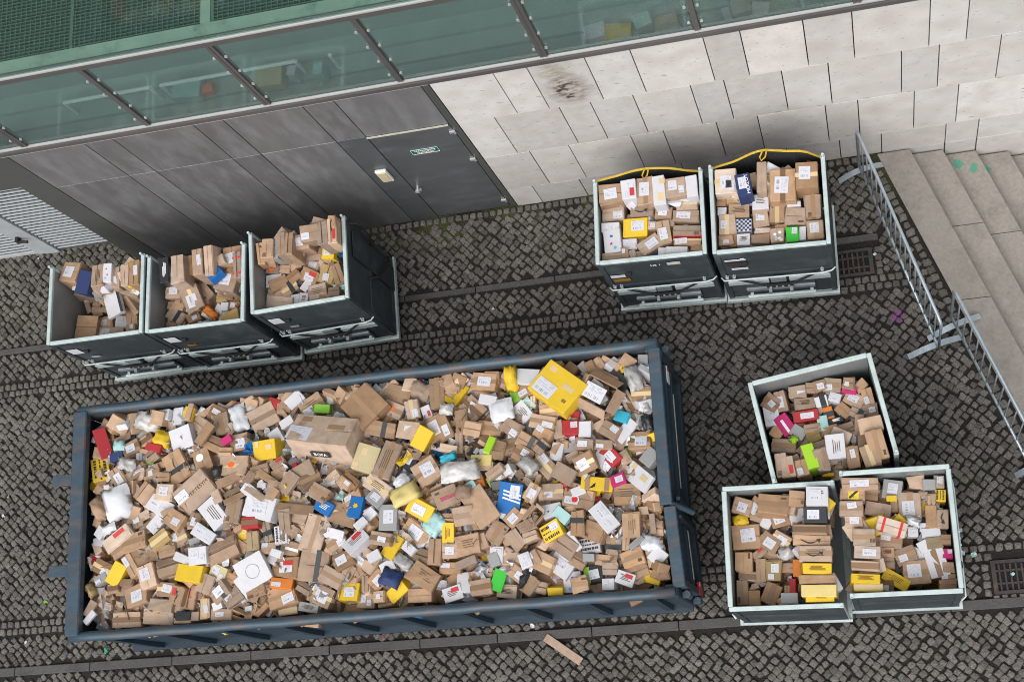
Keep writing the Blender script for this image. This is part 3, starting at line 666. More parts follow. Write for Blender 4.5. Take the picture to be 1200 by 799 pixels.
# ================================================================== LONG BLUE CONTAINER
X0, X1, Y0, Y1, ZB, ZT = -8.55, -2.40, -4.555, -2.215, .22, 1.50
ct = empty('waste_container', ((X0+X1)/2, (Y0+Y1)/2, 0)); tag(ct, 'long open blue roll-off container heaped with parcels', 'container')
co = Vector(ct.location)
def cpart(mb, name, m, parent=None, ref=None, smooth=False):
    a = np.array(mb.v); c = (a.min(0)+a.max(0))/2; mb.v = [tuple(np.array(v)-c) for v in mb.v]
    o = put(name, mb.mesh(name, m, smooth), parent or ct, Vector(c)-(co if parent is None else ref)); return o, Vector(c)
T = .045
m = MB(); m.b2(X0+.02, X1-.02, Y0+.02, Y1-.02, ZB, ZB+.04); cpart(m, 'floor', 'skip_inner')
def side(y, sgn, name):
    """long wall bulging a few centimetres, blue outside and grimy inside"""
    n = 14; m = MB(); vs = []
    for i in range(n+1):
        x = X0+.05+(X1-X0-.1)*i/n; b = 0.0
        for yy in (y+b, y+b-sgn*T):
            for z in (ZB, ZT-.05): vs.append((x, yy, z))
    fs = []; mi = []
    for i in range(n):
        k = i*4
        A = [(k, k+4, k+5, k+1), (k+2, k+3, k+7, k+6), (k+1, k+5, k+7, k+3), (k, k+2, k+6, k+4)]
        if sgn > 0: A = [f[::-1] for f in A]
        m.mi = 0; m.add([], [])
        fs += A; mi += [0, 1, 0, 0]
    m.v = vs; m.f = fs; m.m = mi
    return cpart(m, name, ['skip_blue', 'skip_inner'])
fw, fc = side(Y0, -1, 'side_wall'); bw, bc = side(Y1, 1, 'side_wall')
for (y, sgn) in ((Y0, -1), (Y1, 1)):
    pts = [(X0+.02+(X1-X0-.0)*i/24, y+.004*math.sin(i*1.9), ZT-.02) for i in range(25)]
    m = MB(); m.tube(pts, .050, 14); cpart(m, 'top_rail', 'skip_edge', smooth=True)
    k = 0; x = X0+.35
    while x < X1-.2:
        b = 0.0; m = MB()
        ys = y+sgn*(b+.002)
        poly = [(ys, ZT-.07), (ys+sgn*.03, ZT-.20), (ys+sgn*.05, ZB+.25), (ys+sgn*.05, ZB), (ys, ZB)]
        m.add([(x-.04, p, q) for p, q in poly]+[(x+.03, p, q) for p, q in poly], [tuple(range(5)), tuple(range(5, 10))[::-1]]+[(i, (i+1) % 5, (i+1) % 5+5, i+5)[::-1] for i in range(5)])
        cpart(m, 'side_rib', 'skip_blue'); x += .62
    m = MB(); m.b2(X0, X1, min(y, y+sgn*.07), max(y, y+sgn*.07), ZB-.06, ZB-.001); cpart(m, 'bottom_rail', 'skip_blue')
# left end: plate, wide folded top beam, gussets, two flat lugs
m = MB(); m.b2(X0+.0, X0+.045, Y0+.05, Y1-.05, ZB, ZT-.06); cpart(m, 'end_wall', 'skip_blue')
m = MB(); m.chamfer((X0+.06, (Y0+Y1)/2, ZT-.01), (.155, Y1-Y0-.02, .10), .012); cpart(m, 'end_beam', 'skip_edge')
for q in (562, 668):
    p = atz(84, q, 1.46)
    m = MB(); m.chamfer((X0-.10, p[1], ZT-.035), (.34, .115, .022), .004); m.add([(X0-.25, p[1]-.05, ZT-.05), (X0-.02, p[1]-.05, ZT-.05), (X0-.02, p[1]-.05, ZT-.22), (X0-.25, p[1]+.05, ZT-.05), (X0-.02, p[1]+.05, ZT-.05), (X0-.02, p[1]+.05, ZT-.22)], [(0, 1, 2), (5, 4, 3), (0, 2, 5, 3), (1, 4, 5, 2), (0, 3, 4, 1)])
    cpart(m, 'lug', 'skip_edge')
for y in (Y0+.45, (Y0+Y1)/2, Y1-.45):
    m = MB(); m.b2(X0-.07, X0-.002, y-.05, y+.05, ZB-.05, ZT-.08); cpart(m, 'end_post', 'skip_blue')
for y in (Y0+.55, Y1-.75):
    m = MB(); m.b2(X0+.1, X1-.1, y, y+.14, .04, ZB-.002); cpart(m, 'skid_rail', 'skip_blue')
for x in (X0+.35, X1-.4):
    for y in (Y0+.50, Y1-.70):
        m = MB(); m.tube([(x, y-.04, .10), (x, y+.20, .10)], .0995, 16); cpart(m, 'roller', 'rubber')
# right end: frame and two door leaves with rails, lock bars, worn strips and reflectors
m = MB(); m.chamfer((X1-.02, Y1-.02, (ZB+ZT)/2+.02), (.13, .13, ZT-ZB), .01); cpart(m, 'door_frame_post', 'skip_blue')
m = MB(); m.chamfer((X1-.02, Y0+.02, (ZB+ZT)/2-.01), (.12, .12, ZT-ZB-.1), .01); cpart(m, 'door_frame_post', 'skip_blue')
ymid = atz(781, 592, 1.47)[1]
def leaf(y0, y1, ang, dz, dx):
    L = y1-y0; lo = empty('door_leaf', Vector((X1+dx, y1, 0))-co, ang); lo.parent = ct
    def lp(name, c, d, mm='skip_blue', ch=.008):
        q = MB(); q.chamfer((0, 0, 0), d, ch); return put(name, q.mesh(name, mm), lo, c)
    zt = ZT+dz
    lp('door_sheet', (-.018, -L/2, (ZB+zt)/2), (.035, L-.03, zt-ZB-.05))
    lp('door_rail', (.004, -L/2, zt-.02), (.115, L-.008, .085), 'skip_edge')
    lp('door_rail', (.030, -L/2, ZB+.05), (.075, L-.008, .14))
    lp('door_rail', (.026, -L/2, ZB+.62), (.07, L-.16, .09))
    lp('door_rail', (.022, -L/2, zt-.34), (.06, L-.16, .06))
    for y in (-.04, -L+.04): lp('door_stile', (.026, y, (ZB+zt)/2-.0), (.07, .075, zt-ZB-.2))
    lp('worn_strip', (.0635, -L*.52, ZB+.62), (.006, L*.62, .045), 'worn_strip', .001)
    return lo
d1 = leaf(ymid, Y1-.05, 0, 0, 0); d2 = leaf(Y0+.04, ymid-.005, math.radians(2.5), -.03, .025)
m = MB(); m.b2(X1+.055, X1+.064, -2.52, -2.36, 1.02, 1.16); o, c = cpart(m, 'marker_plate', 'ink_white')
m = MB(); m.b2(X1+.0645, X1+.067, -2.40, -2.365, 1.03, 1.15); cpart(m, 'red_edge', 'reflector_red', o, c)
m = MB(); m.b2(X1+.10, X1+.125, -4.50, -4.38, .36, .56); o, c = cpart(m, 'reflector_plate', 'reflector_red')
m = MB(); m.add([(X1+.126, -4.50, .56), (X1+.126, -4.44, .56), (X1+.126, -4.38, .50), (X1+.126, -4.38, .56)], [(0, 1, 2, 3)]); m.b2(X1+.1255, X1+.127, -4.42, -4.38, .49, .56); cpart(m, 'white_corner', 'ink_white', o, c)
for y in (ymid+.07, ymid-.10):
    m = MB(); m.tube([(X1+.10, y, ZB+.02), (X1+.10, y, ZT-.12)], .020, 10); m.box((X1+.085, y, .55), (.05, .07, .05)); m.box((X1+.085, y, 1.2), (.05, .07, .05)); cpart(m, 'lock_bar', 'skip_blue')
m = MB(); m.tube([(X1+.04, ymid+.02, ZT-.03), (X1+.22, ymid-.06, ZT-.20)], .028, 12); cpart(m, 'lock_lever', 'skip_edge')
for y, z in ((Y1-.03, 1.25), (Y1-.03, .5), (Y0+.0, 1.15), (Y0+.0, .45)):
    m = MB(); m.tube([(X1+.09, y, z-.09), (X1+.09, y, z+.09)], .034, 12); m.box((X1+.06, y, z), (.06, .05, .08)); cpart(m, 'hinge', 'skip_edge')

# ================================================================== TROLLEYS
TW, TD, TH = 1.08, .90, 1.60
def make_trolley():
    t = empty('parcel_trolley')
    def P(name, mm, fn, parent=t, smooth=False):
        q = MB(); fn(q); a = np.array(q.v); c = (a.min(0)+a.max(0))/2; q.v = [tuple(np.array(v)-c) for v in q.v]
        return put(name, q.mesh(name, mm, smooth), parent, c if parent is t else Vector(c)-parent.location)
    w, d = TW/2, TD/2; th = .026
    def base(q):
        q.b2(-w-.03, w+.03, -d-.05, d+.03, .125, .150)
        q.b2(-w-.03, w+.03, -d-.05, -d-.022, .150, .19); q.b2(-w-.03, -w-.008, -d-.022, d+.03, .150, .185); q.b2(w+.008, w+.03, -d-.022, d+.03, .150, .185)
    P('base_frame', 'galvanised', base)
    P('deck', 'trolley_inner', lambda q: q.b2(-w+.03, w-.03, -d+.03, d-.005, .151, .17))
    def wall(q, x):
        sg = 1 if x > 0 else -1
        q.mi = 0; q.b2(min(x, x-sg*th*.5), max(x, x-sg*th*.5), -d, d, .19, TH-.02)
        q.mi = 1; q.b2(min(x-sg*th*.5, x-sg*th), max(x-sg*th*.5, x-sg*th), -d+.03, d-.01, .172, TH-.02)
        q.mi = 0
    for x in (-w, w):
        sp = P('side_panel', ['trolley_steel', 'trolley_inner'], lambda q: wall(q, x)); sg = 1 if x > 0 else -1
        P('side_frame', 'trolley_steel', lambda q: [q.b2(*sorted((x, x+sg*.010)), a, b, z0, z1) for a, b, z0, z1 in ((-d, -d+.05, .19, TH-.03), (d-.05, d, .19, TH-.03), (-d+.05, d-.05, .19, .26), (-d+.05, d-.05, .88, .94), (-d+.05, d-.05, TH-.10, TH-.03))], sp)
        P('rim_bar', 'galvanised', lambda q: q.chamfer((x-sg*.012, .0, TH), (.040, TD, .040), .005))
        P('corner_post', 'galvanised', lambda q: (q.chamfer((x-sg*.012, d-.012, TH*.5+.10), (.042, .034, TH-.16), .005), q.tube([(x-sg*.012, d-.012, TH+.02), (x-sg*.012, d-.012, TH+.07)], .014, 8)))
    def front(q):
        q.mi = 0; q.b2(-w+.001, w-.001, -d, -d+th*.5, .19, TH-.02); q.mi = 1; q.b2(-w+.03, w-.03, -d+th*.5, -d+th, .172, TH-.02); q.mi = 0
    P('front_panel', ['trolley_steel', 'trolley_inner'], front)
    P('rim_bar', 'galvanised', lambda q: q.chamfer((0, -d+.012, TH), (TW-.066, .040, .040), .005))
    P('front_frame', 'trolley_steel', lambda q: [q.b2(a, b, -d-.012, -d, z0, z1) for a, b, z0, z1 in ((-w, -w+.05, .2, TH-.03), (w-.05, w, .2, TH-.03), (-w+.05, w-.05, .88, .92), (-w+.05, w-.05, TH-.07, TH-.03))])
    for x in (-.30, .30): P('lower_strip', 'galvanised', lambda q: q.box((x, -d-.014, .70), (.40, .026, .09)))
    P('lower_plate', 'trolley_steel', lambda q: q.b2(-.34, .34, -d-.022, -d-.006, .30, .60))
    P('step_ledge', 'zinc', lambda q: q.b2(-.34, .34, -d-.045, -d-.0225, .47, .53))
    P('handle_bar', 'galvanised', lambda q: q.tube([(-w-.01, -d-.012, .90), (-w+.02, -d-.05, .90), (w-.10, -d-.05, .90), (w-.02, -d-.04, .92), (w+.02, -d-.012, .94)], .009, 8), smooth=True)
    P('tow_bar', 'galvanised', lambda q: (q.tube([(-.34, -d-.055, .34), (.34, -d-.055, .34)], .018, 10), q.box((-.30, -d-.035, .34), (.03, .05, .05)), q.box((.30, -d-.035, .34), (.03, .05, .05))))
    bl = P('brake_linkage', 'rubber', lambda q: (q.tube([(-.42, -d-.02, .84), (-.30, -d-.045, .80), (-.14, -d-.055, .67), (0, -d-.055, .65), (.14, -d-.055, .67), (.30, -d-.045, .82), (.44, -d-.02, .92)], .012, 8), q.box((0, -d-.045, .63), (.26, .04, .05))), smooth=True)
    P('linkage_plate', 'zinc', lambda q: q.box((0, -d-.05, .80), (.15, .012, .11)))
    for x in (-.09, -.03, .03, .09): P('linkage_bolt', 'steel_bright', lambda q: q.tube([(x, -d-.062, .635), (x, -d-.075, .635)], .011, 8), bl)
    for x in (-.10, .11): P('pedal', 'zinc', lambda q: (q.box((x, -d-.075, .54), (.03, .05, .07)),))
    for x in (-w+.05, -w+.12, w-.11): P('latch', 'steel_bright', lambda q: (q.tube([(x, -d-.03, .90), (x, -d-.03, 1.0)], .008, 6), q.box((x, -d-.02, .92), (.03, .03, .03))))
    P('lock_block', 'rubber', lambda q: q.chamfer((-.28, -d-.02, 1.28), (.06, .03, .05), .006))
    for sx_ in (-1, 1):
        for sy_ in (-1, 1):
            cs = P('castor', 'zinc', lambda q: (q.box((sx_*(w-.1), sy_*(d-.1), .108), (.09, .10, .03)), q.box((sx_*(w-.1)-.024, sy_*(d-.1), .075), (.006, .05, .06)), q.box((sx_*(w-.1)+.024, sy_*(d-.1), .075), (.006, .05, .06))))
            P('wheel', 'rubber', lambda q: q.tube([(sx_*(w-.1)-.018, sy_*(d-.1), .052), (sx_*(w-.1)+.018, sy_*(d-.1), .052)], .050, 14), cs)
    return t
def kids(o): return [c for c in o.children]
def copy_tree(o, parent=None):
    c = o.copy(); col.objects.link(c); c.parent = parent
    for ch in list(o.children): copy_tree(ch, c)
    return c
proto = make_trolley()
bpy.context.view_layer.update()
TR = {  # centre, rotation, scale
 'a': ((-8.31, -1.035), 0.0, (1.04, .97), 'leftmost grey parcel trolley by the building, its left half nearly empty'),
 'b': ((-7.14, -1.065), -.5, (1.035, .94), 'middle one of the three grey parcel trolleys left of the door'),
 'c': ((-5.98, -.97), 2.0, (.985, .985), 'grey parcel trolley nearest the door with its right side exposed'),
 't1': ((-2.325, -.99), -2.0, (.98, .95), 'grey trolley with knotted yellow strap at the stone wall'),
 't2': ((-1.185, -1.035), -2.5, (1.0, .975), 'grey trolley with sagging yellow strap beside the drain grate'),
 'd': ((-.92, -3.125), 188.0, (1.03, 1.05), 'grey trolley standing askew between barrier and long container'),
 'e': ((-1.39, -4.235), -92.0, (1.01, 1.09), 'bottom left trolley of the right trio, stacked parcels on its right'),
 'f': ((-.37, -4.19), 88.5, (1.01, 1.035), 'bottom right trolley of the right trio, nearest the big drain')}
TROL = {}
for i, (k, (c, r, s, lab)) in enumerate(TR.items()):
    o = proto if i == 0 else copy_tree(proto)
    o.location = (*c, 0); o.rotation_euler = (0, 0, math.radians(r)); o.scale = (*s, 1)
    tag(o, lab, 'trolley', 'grey parcel trolleys in the yard'); TROL[k] = o
# signs and stickers differ from trolley to trolley
def sticker(k, x, z, wd, h, mm, name='sticker'):
    q = MB(); q.box((0, 0, 0), (wd, .003, h)); o = put(name, q.mesh(name, mm), TROL[k], (x, -TD/2-.0145, z)); return o
for k in 'abc': sticker(k, -.40, 1.30, .13, .16, 'label_paper'); sticker(k, -.30, 1.05, .10, .05, 'ink_amber' if k == 'b' else 'card_grey')
sticker('t1', .20, 1.46, .13, .07, 'worn_strip'); sticker('t1', -.38, 1.10, .17, .08, 'ink_amber'); sticker('t1', -.40, 1.22, .15, .07, 'label_dense')
o = put('lettering', text_mesh('HS 1', .055, 'ink_white'), TROL['t1'], (0.02, -TD/2-.014, 1.45)); o.rotation_euler = (math.pi/2, 0, 0)
sticker('t2', -.36, 1.28, .20, .10, 'ink_black'); sticker('t2', -.36, 1.40, .20, .04, 'label_dense'); sticker('t2', -.34, 1.14, .16, .05, 'label_dense')
sticker('t2', -.29, 1.41, .04, .06, 'ink_white')
# black nets and yellow straps across the open backs of the two wall trolleys
for k, top in (('t1', [(-.52, 1.57), (-.30, 1.58), (-.14, 1.62), (.0, 1.63), (.22, 1.60), (.40, 1.53), (.52, 1.52)]), ('t2', [(-.52, 1.53), (-.30, 1.57), (-.12, 1.69), (-.02, 1.73), (.20, 1.66), (.36, 1.66), (.52, 1.50)])):
    b = TROL[k]; m = MB(); n = 16; xs = np.linspace(-.52, .52, n+1); zz = np.interp(xs, *zip(*top)); yy = .47+.05*np.sin(np.linspace(0, math.pi, n+1))
    vs = []
    for x, y, z in zip(xs, yy, zz):
        for q in (z-.005, z-.25, z-.55, .6, .25): vs.append((x, y+random.uniform(-.012, .012), q))
    m.add(vs, [(i*5+j, (i+1)*5+j, (i+1)*5+j+1, i*5+j+1) for i in range(n) for j in range(4)])
    nt_ = m.build('back_net', 'net_black', b, True); mod = nt_.modifiers.new('thick', 'SOLIDIFY'); mod.thickness = .006
    m = MB()
    for i in range(n):
        A, B = Vector((xs[i], yy[i], zz[i])), Vector((xs[i+1], yy[i+1], zz[i+1]))
        m.add([A+Vector(q) for q in ((0, -.009, -.008), (0, .009, .003), (0, .009, .008), (0, -.009, -.003))]+[B+Vector(q) for q in ((0, -.009, -.008), (0, .009, .003), (0, .009, .008), (0, -.009, -.003))], [(3, 2, 1, 0), (4, 5, 6, 7)]+[(j, (j+1) % 4, (j+1) % 4+4, j+4) for j in range(4)])
    m.tube([(-.02, .50, zz[8]+.02), (-.05, .46, zz[8]-.02), (-.04, .44, zz[8]-.06), (-.0, .46, zz[8]-.03), (.02, .5, zz[8]+.02)], .008, 6)
    m.build('strap', 'strap_yellow', b)
m = MB(); m.tube([(.545, .40, 1.52), (.60, .43, 1.40), (.60, .42, 1.1), (.57, .36, .9)], .014, 8); m.tube([(.545, -.05, 1.0), (.60, .05, .75), (.62, .25, .55), (.59, .38, .45)], .014, 8); m.build('hose', 'rubber', TROL['c'], True)
m = MB(); m.b2(.556, .562, .06, .34, .20, 1.45); m.build('side_cover', 'trolley_steel', TROL['c'])
o = put('lettering', text_mesh('DEUTSCHE POST', .06, 'ink_white'), TROL['c'], (.5555, -.04, 1.1)) if False else None

# ================================================================== CROWD BARRIERS
def make_barrier():
    t = empty('crowd_barrier'); L = 2.12; H = 1.08
    m = MB(); r = .0165
    m.tube([(0, 0, .16), (0, 0, H-.08), (.02, 0, H-.02), (.08, 0, H), (L-.08, 0, H), (L-.02, 0, H-.02), (L, 0, H-.08), (L, 0, .16)], r, 10); m.build('tube_frame', 'zinc', t, True)
    m = MB(); m.tube([(0, 0, .18), (L, 0, .18)], r*.9, 10); m.build('bottom_rail', 'zinc', t, True)
    bm_ = MB(); bm_.tube([(0, 0, .18), (0, 0, H)], .0075, 6); me = bm_.mesh('upright_bar', 'zinc', True)
    n = 17
    for k in range(1, n): put('upright_bar', me, t, (L*k/n, 0, 0))
    return t, L
bar, BL = make_barrier()
def foot(parent, x, span=.30):
    m = MB(); n = 10
    for i in range(n):
        ys = [-span+2*span*j/n for j in (i, i+1)]; zs = [.018+.09*math.cos(y/span*math.pi/2) for y in ys]; w_ = .03
        vs = [(x+a*w_, y, z+b) for y, z in zip(ys, zs) for a, b in ((-1, 0), (1, 0), (1, .012), (-1, .012))]
        m.add(vs, [(j, (j+1) % 4, (j+1) % 4+4, j+4) for j in range(4)]+([(3, 2, 1, 0)] if i == 0 else [])+([(4, 5, 6, 7)] if i == n-1 else []))
    m.build('foot', 'zinc', parent)
def place_barrier(o, A, B, feet, lab):
    d = Vector(B)-Vector(A); o.location = (*A, 0); o.rotation_euler = (0, 0, math.atan2(d.y, d.x)); tag(o, lab, 'barrier', 'steel crowd barriers by the steps')
    for x, s in feet: foot(o, x, s)
bar2 = copy_tree(bar)
place_barrier(bar, (-.29, -.19), (.25, -2.27), ((.03, .24), (2.06, .29)), 'zinc crowd barrier reaching from the stone wall beside the top step')
place_barrier(bar2, (.40, -1.93), (1.07, -3.95), ((.08, .28), (1.66, .14)), 'zinc crowd barrier standing further right at the edge of the steps')

# cardboard strip and small litter on the cobbles
a, b = atz(639, 746, .02), atz(681, 775, .02); d = b-a
m = MB(); m.chamfer((0, 0, 0), (float(np.hypot(d[0], d[1])), .085, .012), .003); m.box((0, .0, .0065), (.5, .002, .001))
o = m.build('cardboard_strip', 'kraft', None, False, ((a[0]+b[0])/2, (a[1]+b[1])/2, .018)); o.rotation_euler = (.02, 0, math.atan2(d[1], d[0])); tag(o, 'long narrow cardboard strip lying on the cobbles below the kerb', 'cardboard strip')
for px, py, s, mm, lab in ((624, 733, .05, 'paper_white', 'small white scrap of paper against the low kerb stones'), (450, 745, .035, 'card_red', 'small red scrap beneath the long container edge'), (1187, 678-6, .04, 'card_teal', 'pale teal scrap on the large drain grate'), (1141, 649, .06, 'card_teal', 'thin teal scrap on cobbles left of the large drain'),
        (54, 705, .05, 'card_green', 'small green scrap on the cobbles left of the long container'), (125, 762, .07, 'ink_green', 'green wrapper scrap below the container corner'), (30, 752, .04, 'paper_white', 'white scrap on the cobbles at the lower left'), (4, 604, .05, 'paper_white', 'white scrap at the left picture edge'), (578, 362, .035, 'paper_white', 'white scrap on the cobbles below the middle kerb'),
        (477, 312, .03, 'card_blue', 'blue scrap on cobbles right of the door-side trolley'), (534, 350, .025, 'card_navy', 'blue scrap beside the middle kerb'), (10, 582, .04, 'card_grey', 'grey scrap at the left edge of the cobbles'), (45, 303, .03, 'paper_white', 'white scrap at the foot of the louvre frame'), (1025, 298, .04, 'paper_white', 'white scrap beside the small drain grate'), (955, 637, .03, 'paper_white', 'scrap')):
    if lab == 'scrap': continue
    s *= .7; q = atz(px, py, .01); m = MB(); n = 4
    vs = [((i-1.5)*s*.4+random.uniform(-.2, .2)*s, (j-1.5)*s*.3+random.uniform(-.2, .2)*s, random.uniform(0, .5)*s) for i in range(n) for j in range(n)]
    m.add(vs, [(i*n+j, (i+1)*n+j, (i+1)*n+j+1, i*n+j+1) for i in range(n-1) for j in range(n-1)])
    o = m.build('litter_scrap', mm, None, False, (q[0], q[1], .008)); o.rotation_euler = (0, 0, random.uniform(0, 6)); tag(o, lab, 'litter', 'scraps of litter on the ground')
    o.modifiers.new('thick', 'SOLIDIFY').thickness = .002
# ================================================================== PARCELS
# every line: x y (middle of the visible face, in a zoomed view of the photo) length width angle height(cm) colour features
DATA = {}
DATA['A'] = (60, 440, 4.4375, 'ct', '''
365 230 105 88 -25 25 k e|270 350 150 60 75 18 r ^0,32|255 485 120 85 80 20 y Z|338 420 70 45 -10 12 n|345 530 100 70 65 22 k L ^90,14|345 665 160 130 80 15 w M
440 735 110 60 75 20 k L|415 375 95 65 -30 20 k L T|490 335 85 45 -35 12 k T|520 415 85 60 -30 18 k|440 500 120 50 -40 16 k L|520 505 95 65 -25 20 k|570 328 90 85 20 16 y M
675 325 115 110 -20 25 w W|760 245 100 80 35 22 k|795 300 130 45 -55 4 k P|885 250 110 85 80 22 k T|972 218 140 80 75 8 w M|880 165 110 65 25 22 d T|655 200 90 60 95 6 w u
712 182 75 50 -75 8 y P|780 165 65 45 -60 12 w l|500 240 120 90 20 12 G M|580 195 70 55 0 14 w B|650 470 150 110 65 22 k S s|785 435 110 90 70 25 k c|850 355 100 80 25 20 k i
980 345 95 85 -15 20 k L|950 467 145 105 -2 20 k O|745 605 215 135 -40 22 k l txt=VERTESYM|580 528 75 50 0 15 k|585 605 85 85 5 20 p L|480 605 110 75 -55 18 k q|560 675 140 90 30 18 w B
540 770 90 60 -50 12 w l|640 745 100 95 30 22 k|840 715 140 105 55 18 w x|945 700 130 80 100 22 k v|740 750 85 55 110 15 k L|940 590 130 70 -30 10 k e|905 560 70 60 0 18 p
240 690 120 70 60 20 k M|390 460 80 60 10 8 G M|858 500 60 45 90 14 b M|905 395 70 50 0 15 k|908 333 60 35 -35 8 m P|1045 495 60 60 -10 18 k|345 360 60 50 0 10 t M|530 372 80 40 15 10 r
''')
DATA['B'] = (60, 600, 4.4375, 'ct', '''
340 135 165 65 -38 18 p q|430 150 130 90 -18 20 k T|350 195 90 70 -35 18 k|485 225 135 90 -22 24 k|560 140 110 70 -38 22 o T|660 140 100 85 -25 24 k l|600 195 90 60 -20 18 k|790 110 110 70 35 14 w B
890 195 170 105 -25 25 k|760 225 100 90 -8 20 w B|680 240 80 45 25 10 w P|610 280 120 85 -20 18 d|715 315 140 90 8 20 y|335 320 125 65 -60 22 y|265 290 100 80 30 20 d l|410 275 120 60 60 18 k l
495 330 120 90 75 20 p L|440 430 120 105 -20 25 k L|380 390 90 90 0 20 k|597 400 95 75 5 20 k L|650 430 100 65 -75 25 k s q|722 440 130 55 -80 30 k q|800 370 105 80 -70 22 k|865 315 85 85 25 14 c B
870 415 115 80 -40 20 k L S|935 350 75 65 25 20 k|270 470 95 75 -2 40 k T|390 565 145 85 -2 25 p T|555 555 155 85 2 25 p|570 480 120 60 5 18 k|685 535 75 45 0 12 b|680 572 90 30 0 12 k
800 500 105 50 88 25 p T|885 530 110 60 0 20 k|940 440 105 75 -35 20 k|1000 480 100 60 20 16 k e|860 485 55 40 -20 10 w|320 395 60 50 -10 18 k T|255 345 70 45 -30 15 G l|255 410 45 40 0 20 G
200 500 90 40 -60 6 k P|197 545 80 30 -50 4 w P|218 250 80 60 20 20 d|205 400 80 50 60 15 o M|740 540 60 50 0 18 k|960 520 120 60 20 12 k e|290 90 90 45 -25 6 w M|250 105 50 60 40 6 w P
''')
DATA['C'] = (280, 430, 4.4375, 'ct', '''
428 325 335 180 8 36 k ^-92,27 txtside=BOFA l t big|648 178 180 185 45 30 k T ^-90,8 big|820 100 140 100 15 24 k v|935 100 100 90 20 12 k M|1030 130 170 80 85 20 k T|430 215 80 45 2 10 g|380 165 130 95 -35 18 p l x
560 120 100 60 -20 20 k l|265 165 110 75 -60 22 k|180 185 60 50 20 12 r|180 155 75 45 -5 10 y|125 260 145 110 -28 18 k T|130 430 130 100 -8 24 y t|190 360 70 70 -35 12 w|45 190 90 60 -10 14 w B
658 472 145 115 -72 14 c t|770 480 205 90 -72 18 k x|735 320 150 80 10 20 k T S|800 220 110 80 25 16 p O|900 220 100 70 80 20 k l|975 235 70 50 70 10 w q|880 325 110 85 10 22 k L|950 370 120 80 -60 22 y
885 480 110 80 -60 18 b L|975 540 130 120 -35 22 k L|860 655 145 105 -30 8 Y M|940 740 130 90 30 20 y L|720 620 140 80 35 18 p T x|710 680 85 70 40 16 G L|680 755 60 50 -30 10 w|590 680 100 60 -30 16 k l
490 575 80 60 -40 14 k|545 600 70 50 40 14 k l|580 590 90 60 40 16 d|325 545 130 80 -30 5 k P|310 660 190 110 5 16 k e|415 650 100 80 30 16 k v|255 600 120 70 -55 10 k P|370 580 110 70 -30 20 d T
115 615 120 70 35 20 k e|105 535 95 60 -20 18 k|200 500 80 50 -35 16 k q|210 555 80 60 -30 20 k|105 725 160 130 15 14 w L|50 640 80 60 40 14 w l|840 590 80 60 -50 12 w M|245 285 75 40 -35 6 w P
''')
DATA['D'] = (280, 580, 4.4375, 'ct', '''
55 140 90 60 -5 14 r T|70 235 95 65 85 22 o|235 125 110 60 88 28 k|310 110 85 75 12 18 k|145 185 110 50 75 22 k S|215 205 95 65 85 12 w Z|150 270 75 55 0 16 k l|265 275 95 75 15 16 k w2|190 300 60 40 20 6 w P
70 395 160 150 -30 9 w o2|30 475 120 60 55 8 w P|85 500 100 60 -20 16 k|235 375 150 105 2 24 k q L|220 455 110 55 5 12 O l|220 525 150 110 -18 24 k l|390 365 140 165 8 26 k S v|390 200 200 105 -72 20 k v|440 60 90 70 30 14 u x
530 95 150 110 15 26 k t|605 60 115 70 -80 5 u Y1|775 115 135 95 -88 8 G L|630 145 70 40 -45 6 w P|680 95 60 50 -45 12 w l|690 155 90 60 -40 20 d|915 200 140 115 35 24 k L T|1015 150 110 90 -50 8 t M
795 265 130 75 -60 22 y|735 225 110 70 10 14 k T|605 235 140 75 -48 14 w q x|505 240 110 80 -30 18 k l|540 335 110 80 -28 20 d L|665 335 110 110 35 22 k l|700 315 70 50 -30 10 w P|570 395 75 60 -60 20 k
615 385 75 50 60 18 k|480 425 120 90 30 22 k|425 520 130 110 25 22 k L|570 500 110 95 3 25 y L|655 545 80 85 0 22 k B|725 525 60 60 -5 20 k|760 560 90 40 -10 20 k|820 500 120 70 -40 22 y
790 425 100 90 20 12 n M|720 440 100 80 -50 22 k L|770 370 80 60 -30 12 w|850 345 100 60 40 8 G M|960 420 150 110 35 20 k x|940 520 125 75 -2 26 k|940 310 110 80 20 20 d|360 588 105 50 10 16 G x
255 600 95 40 -8 18 p T|110 595 90 60 -50 20 k|40 570 100 70 25 10 k e|340 480 80 60 30 18 d|655 460 90 40 90 20 k|880 275 70 50 40 10 w L|500 200 90 50 15 10 w P|515 300 60 50 -30 15 k
''')
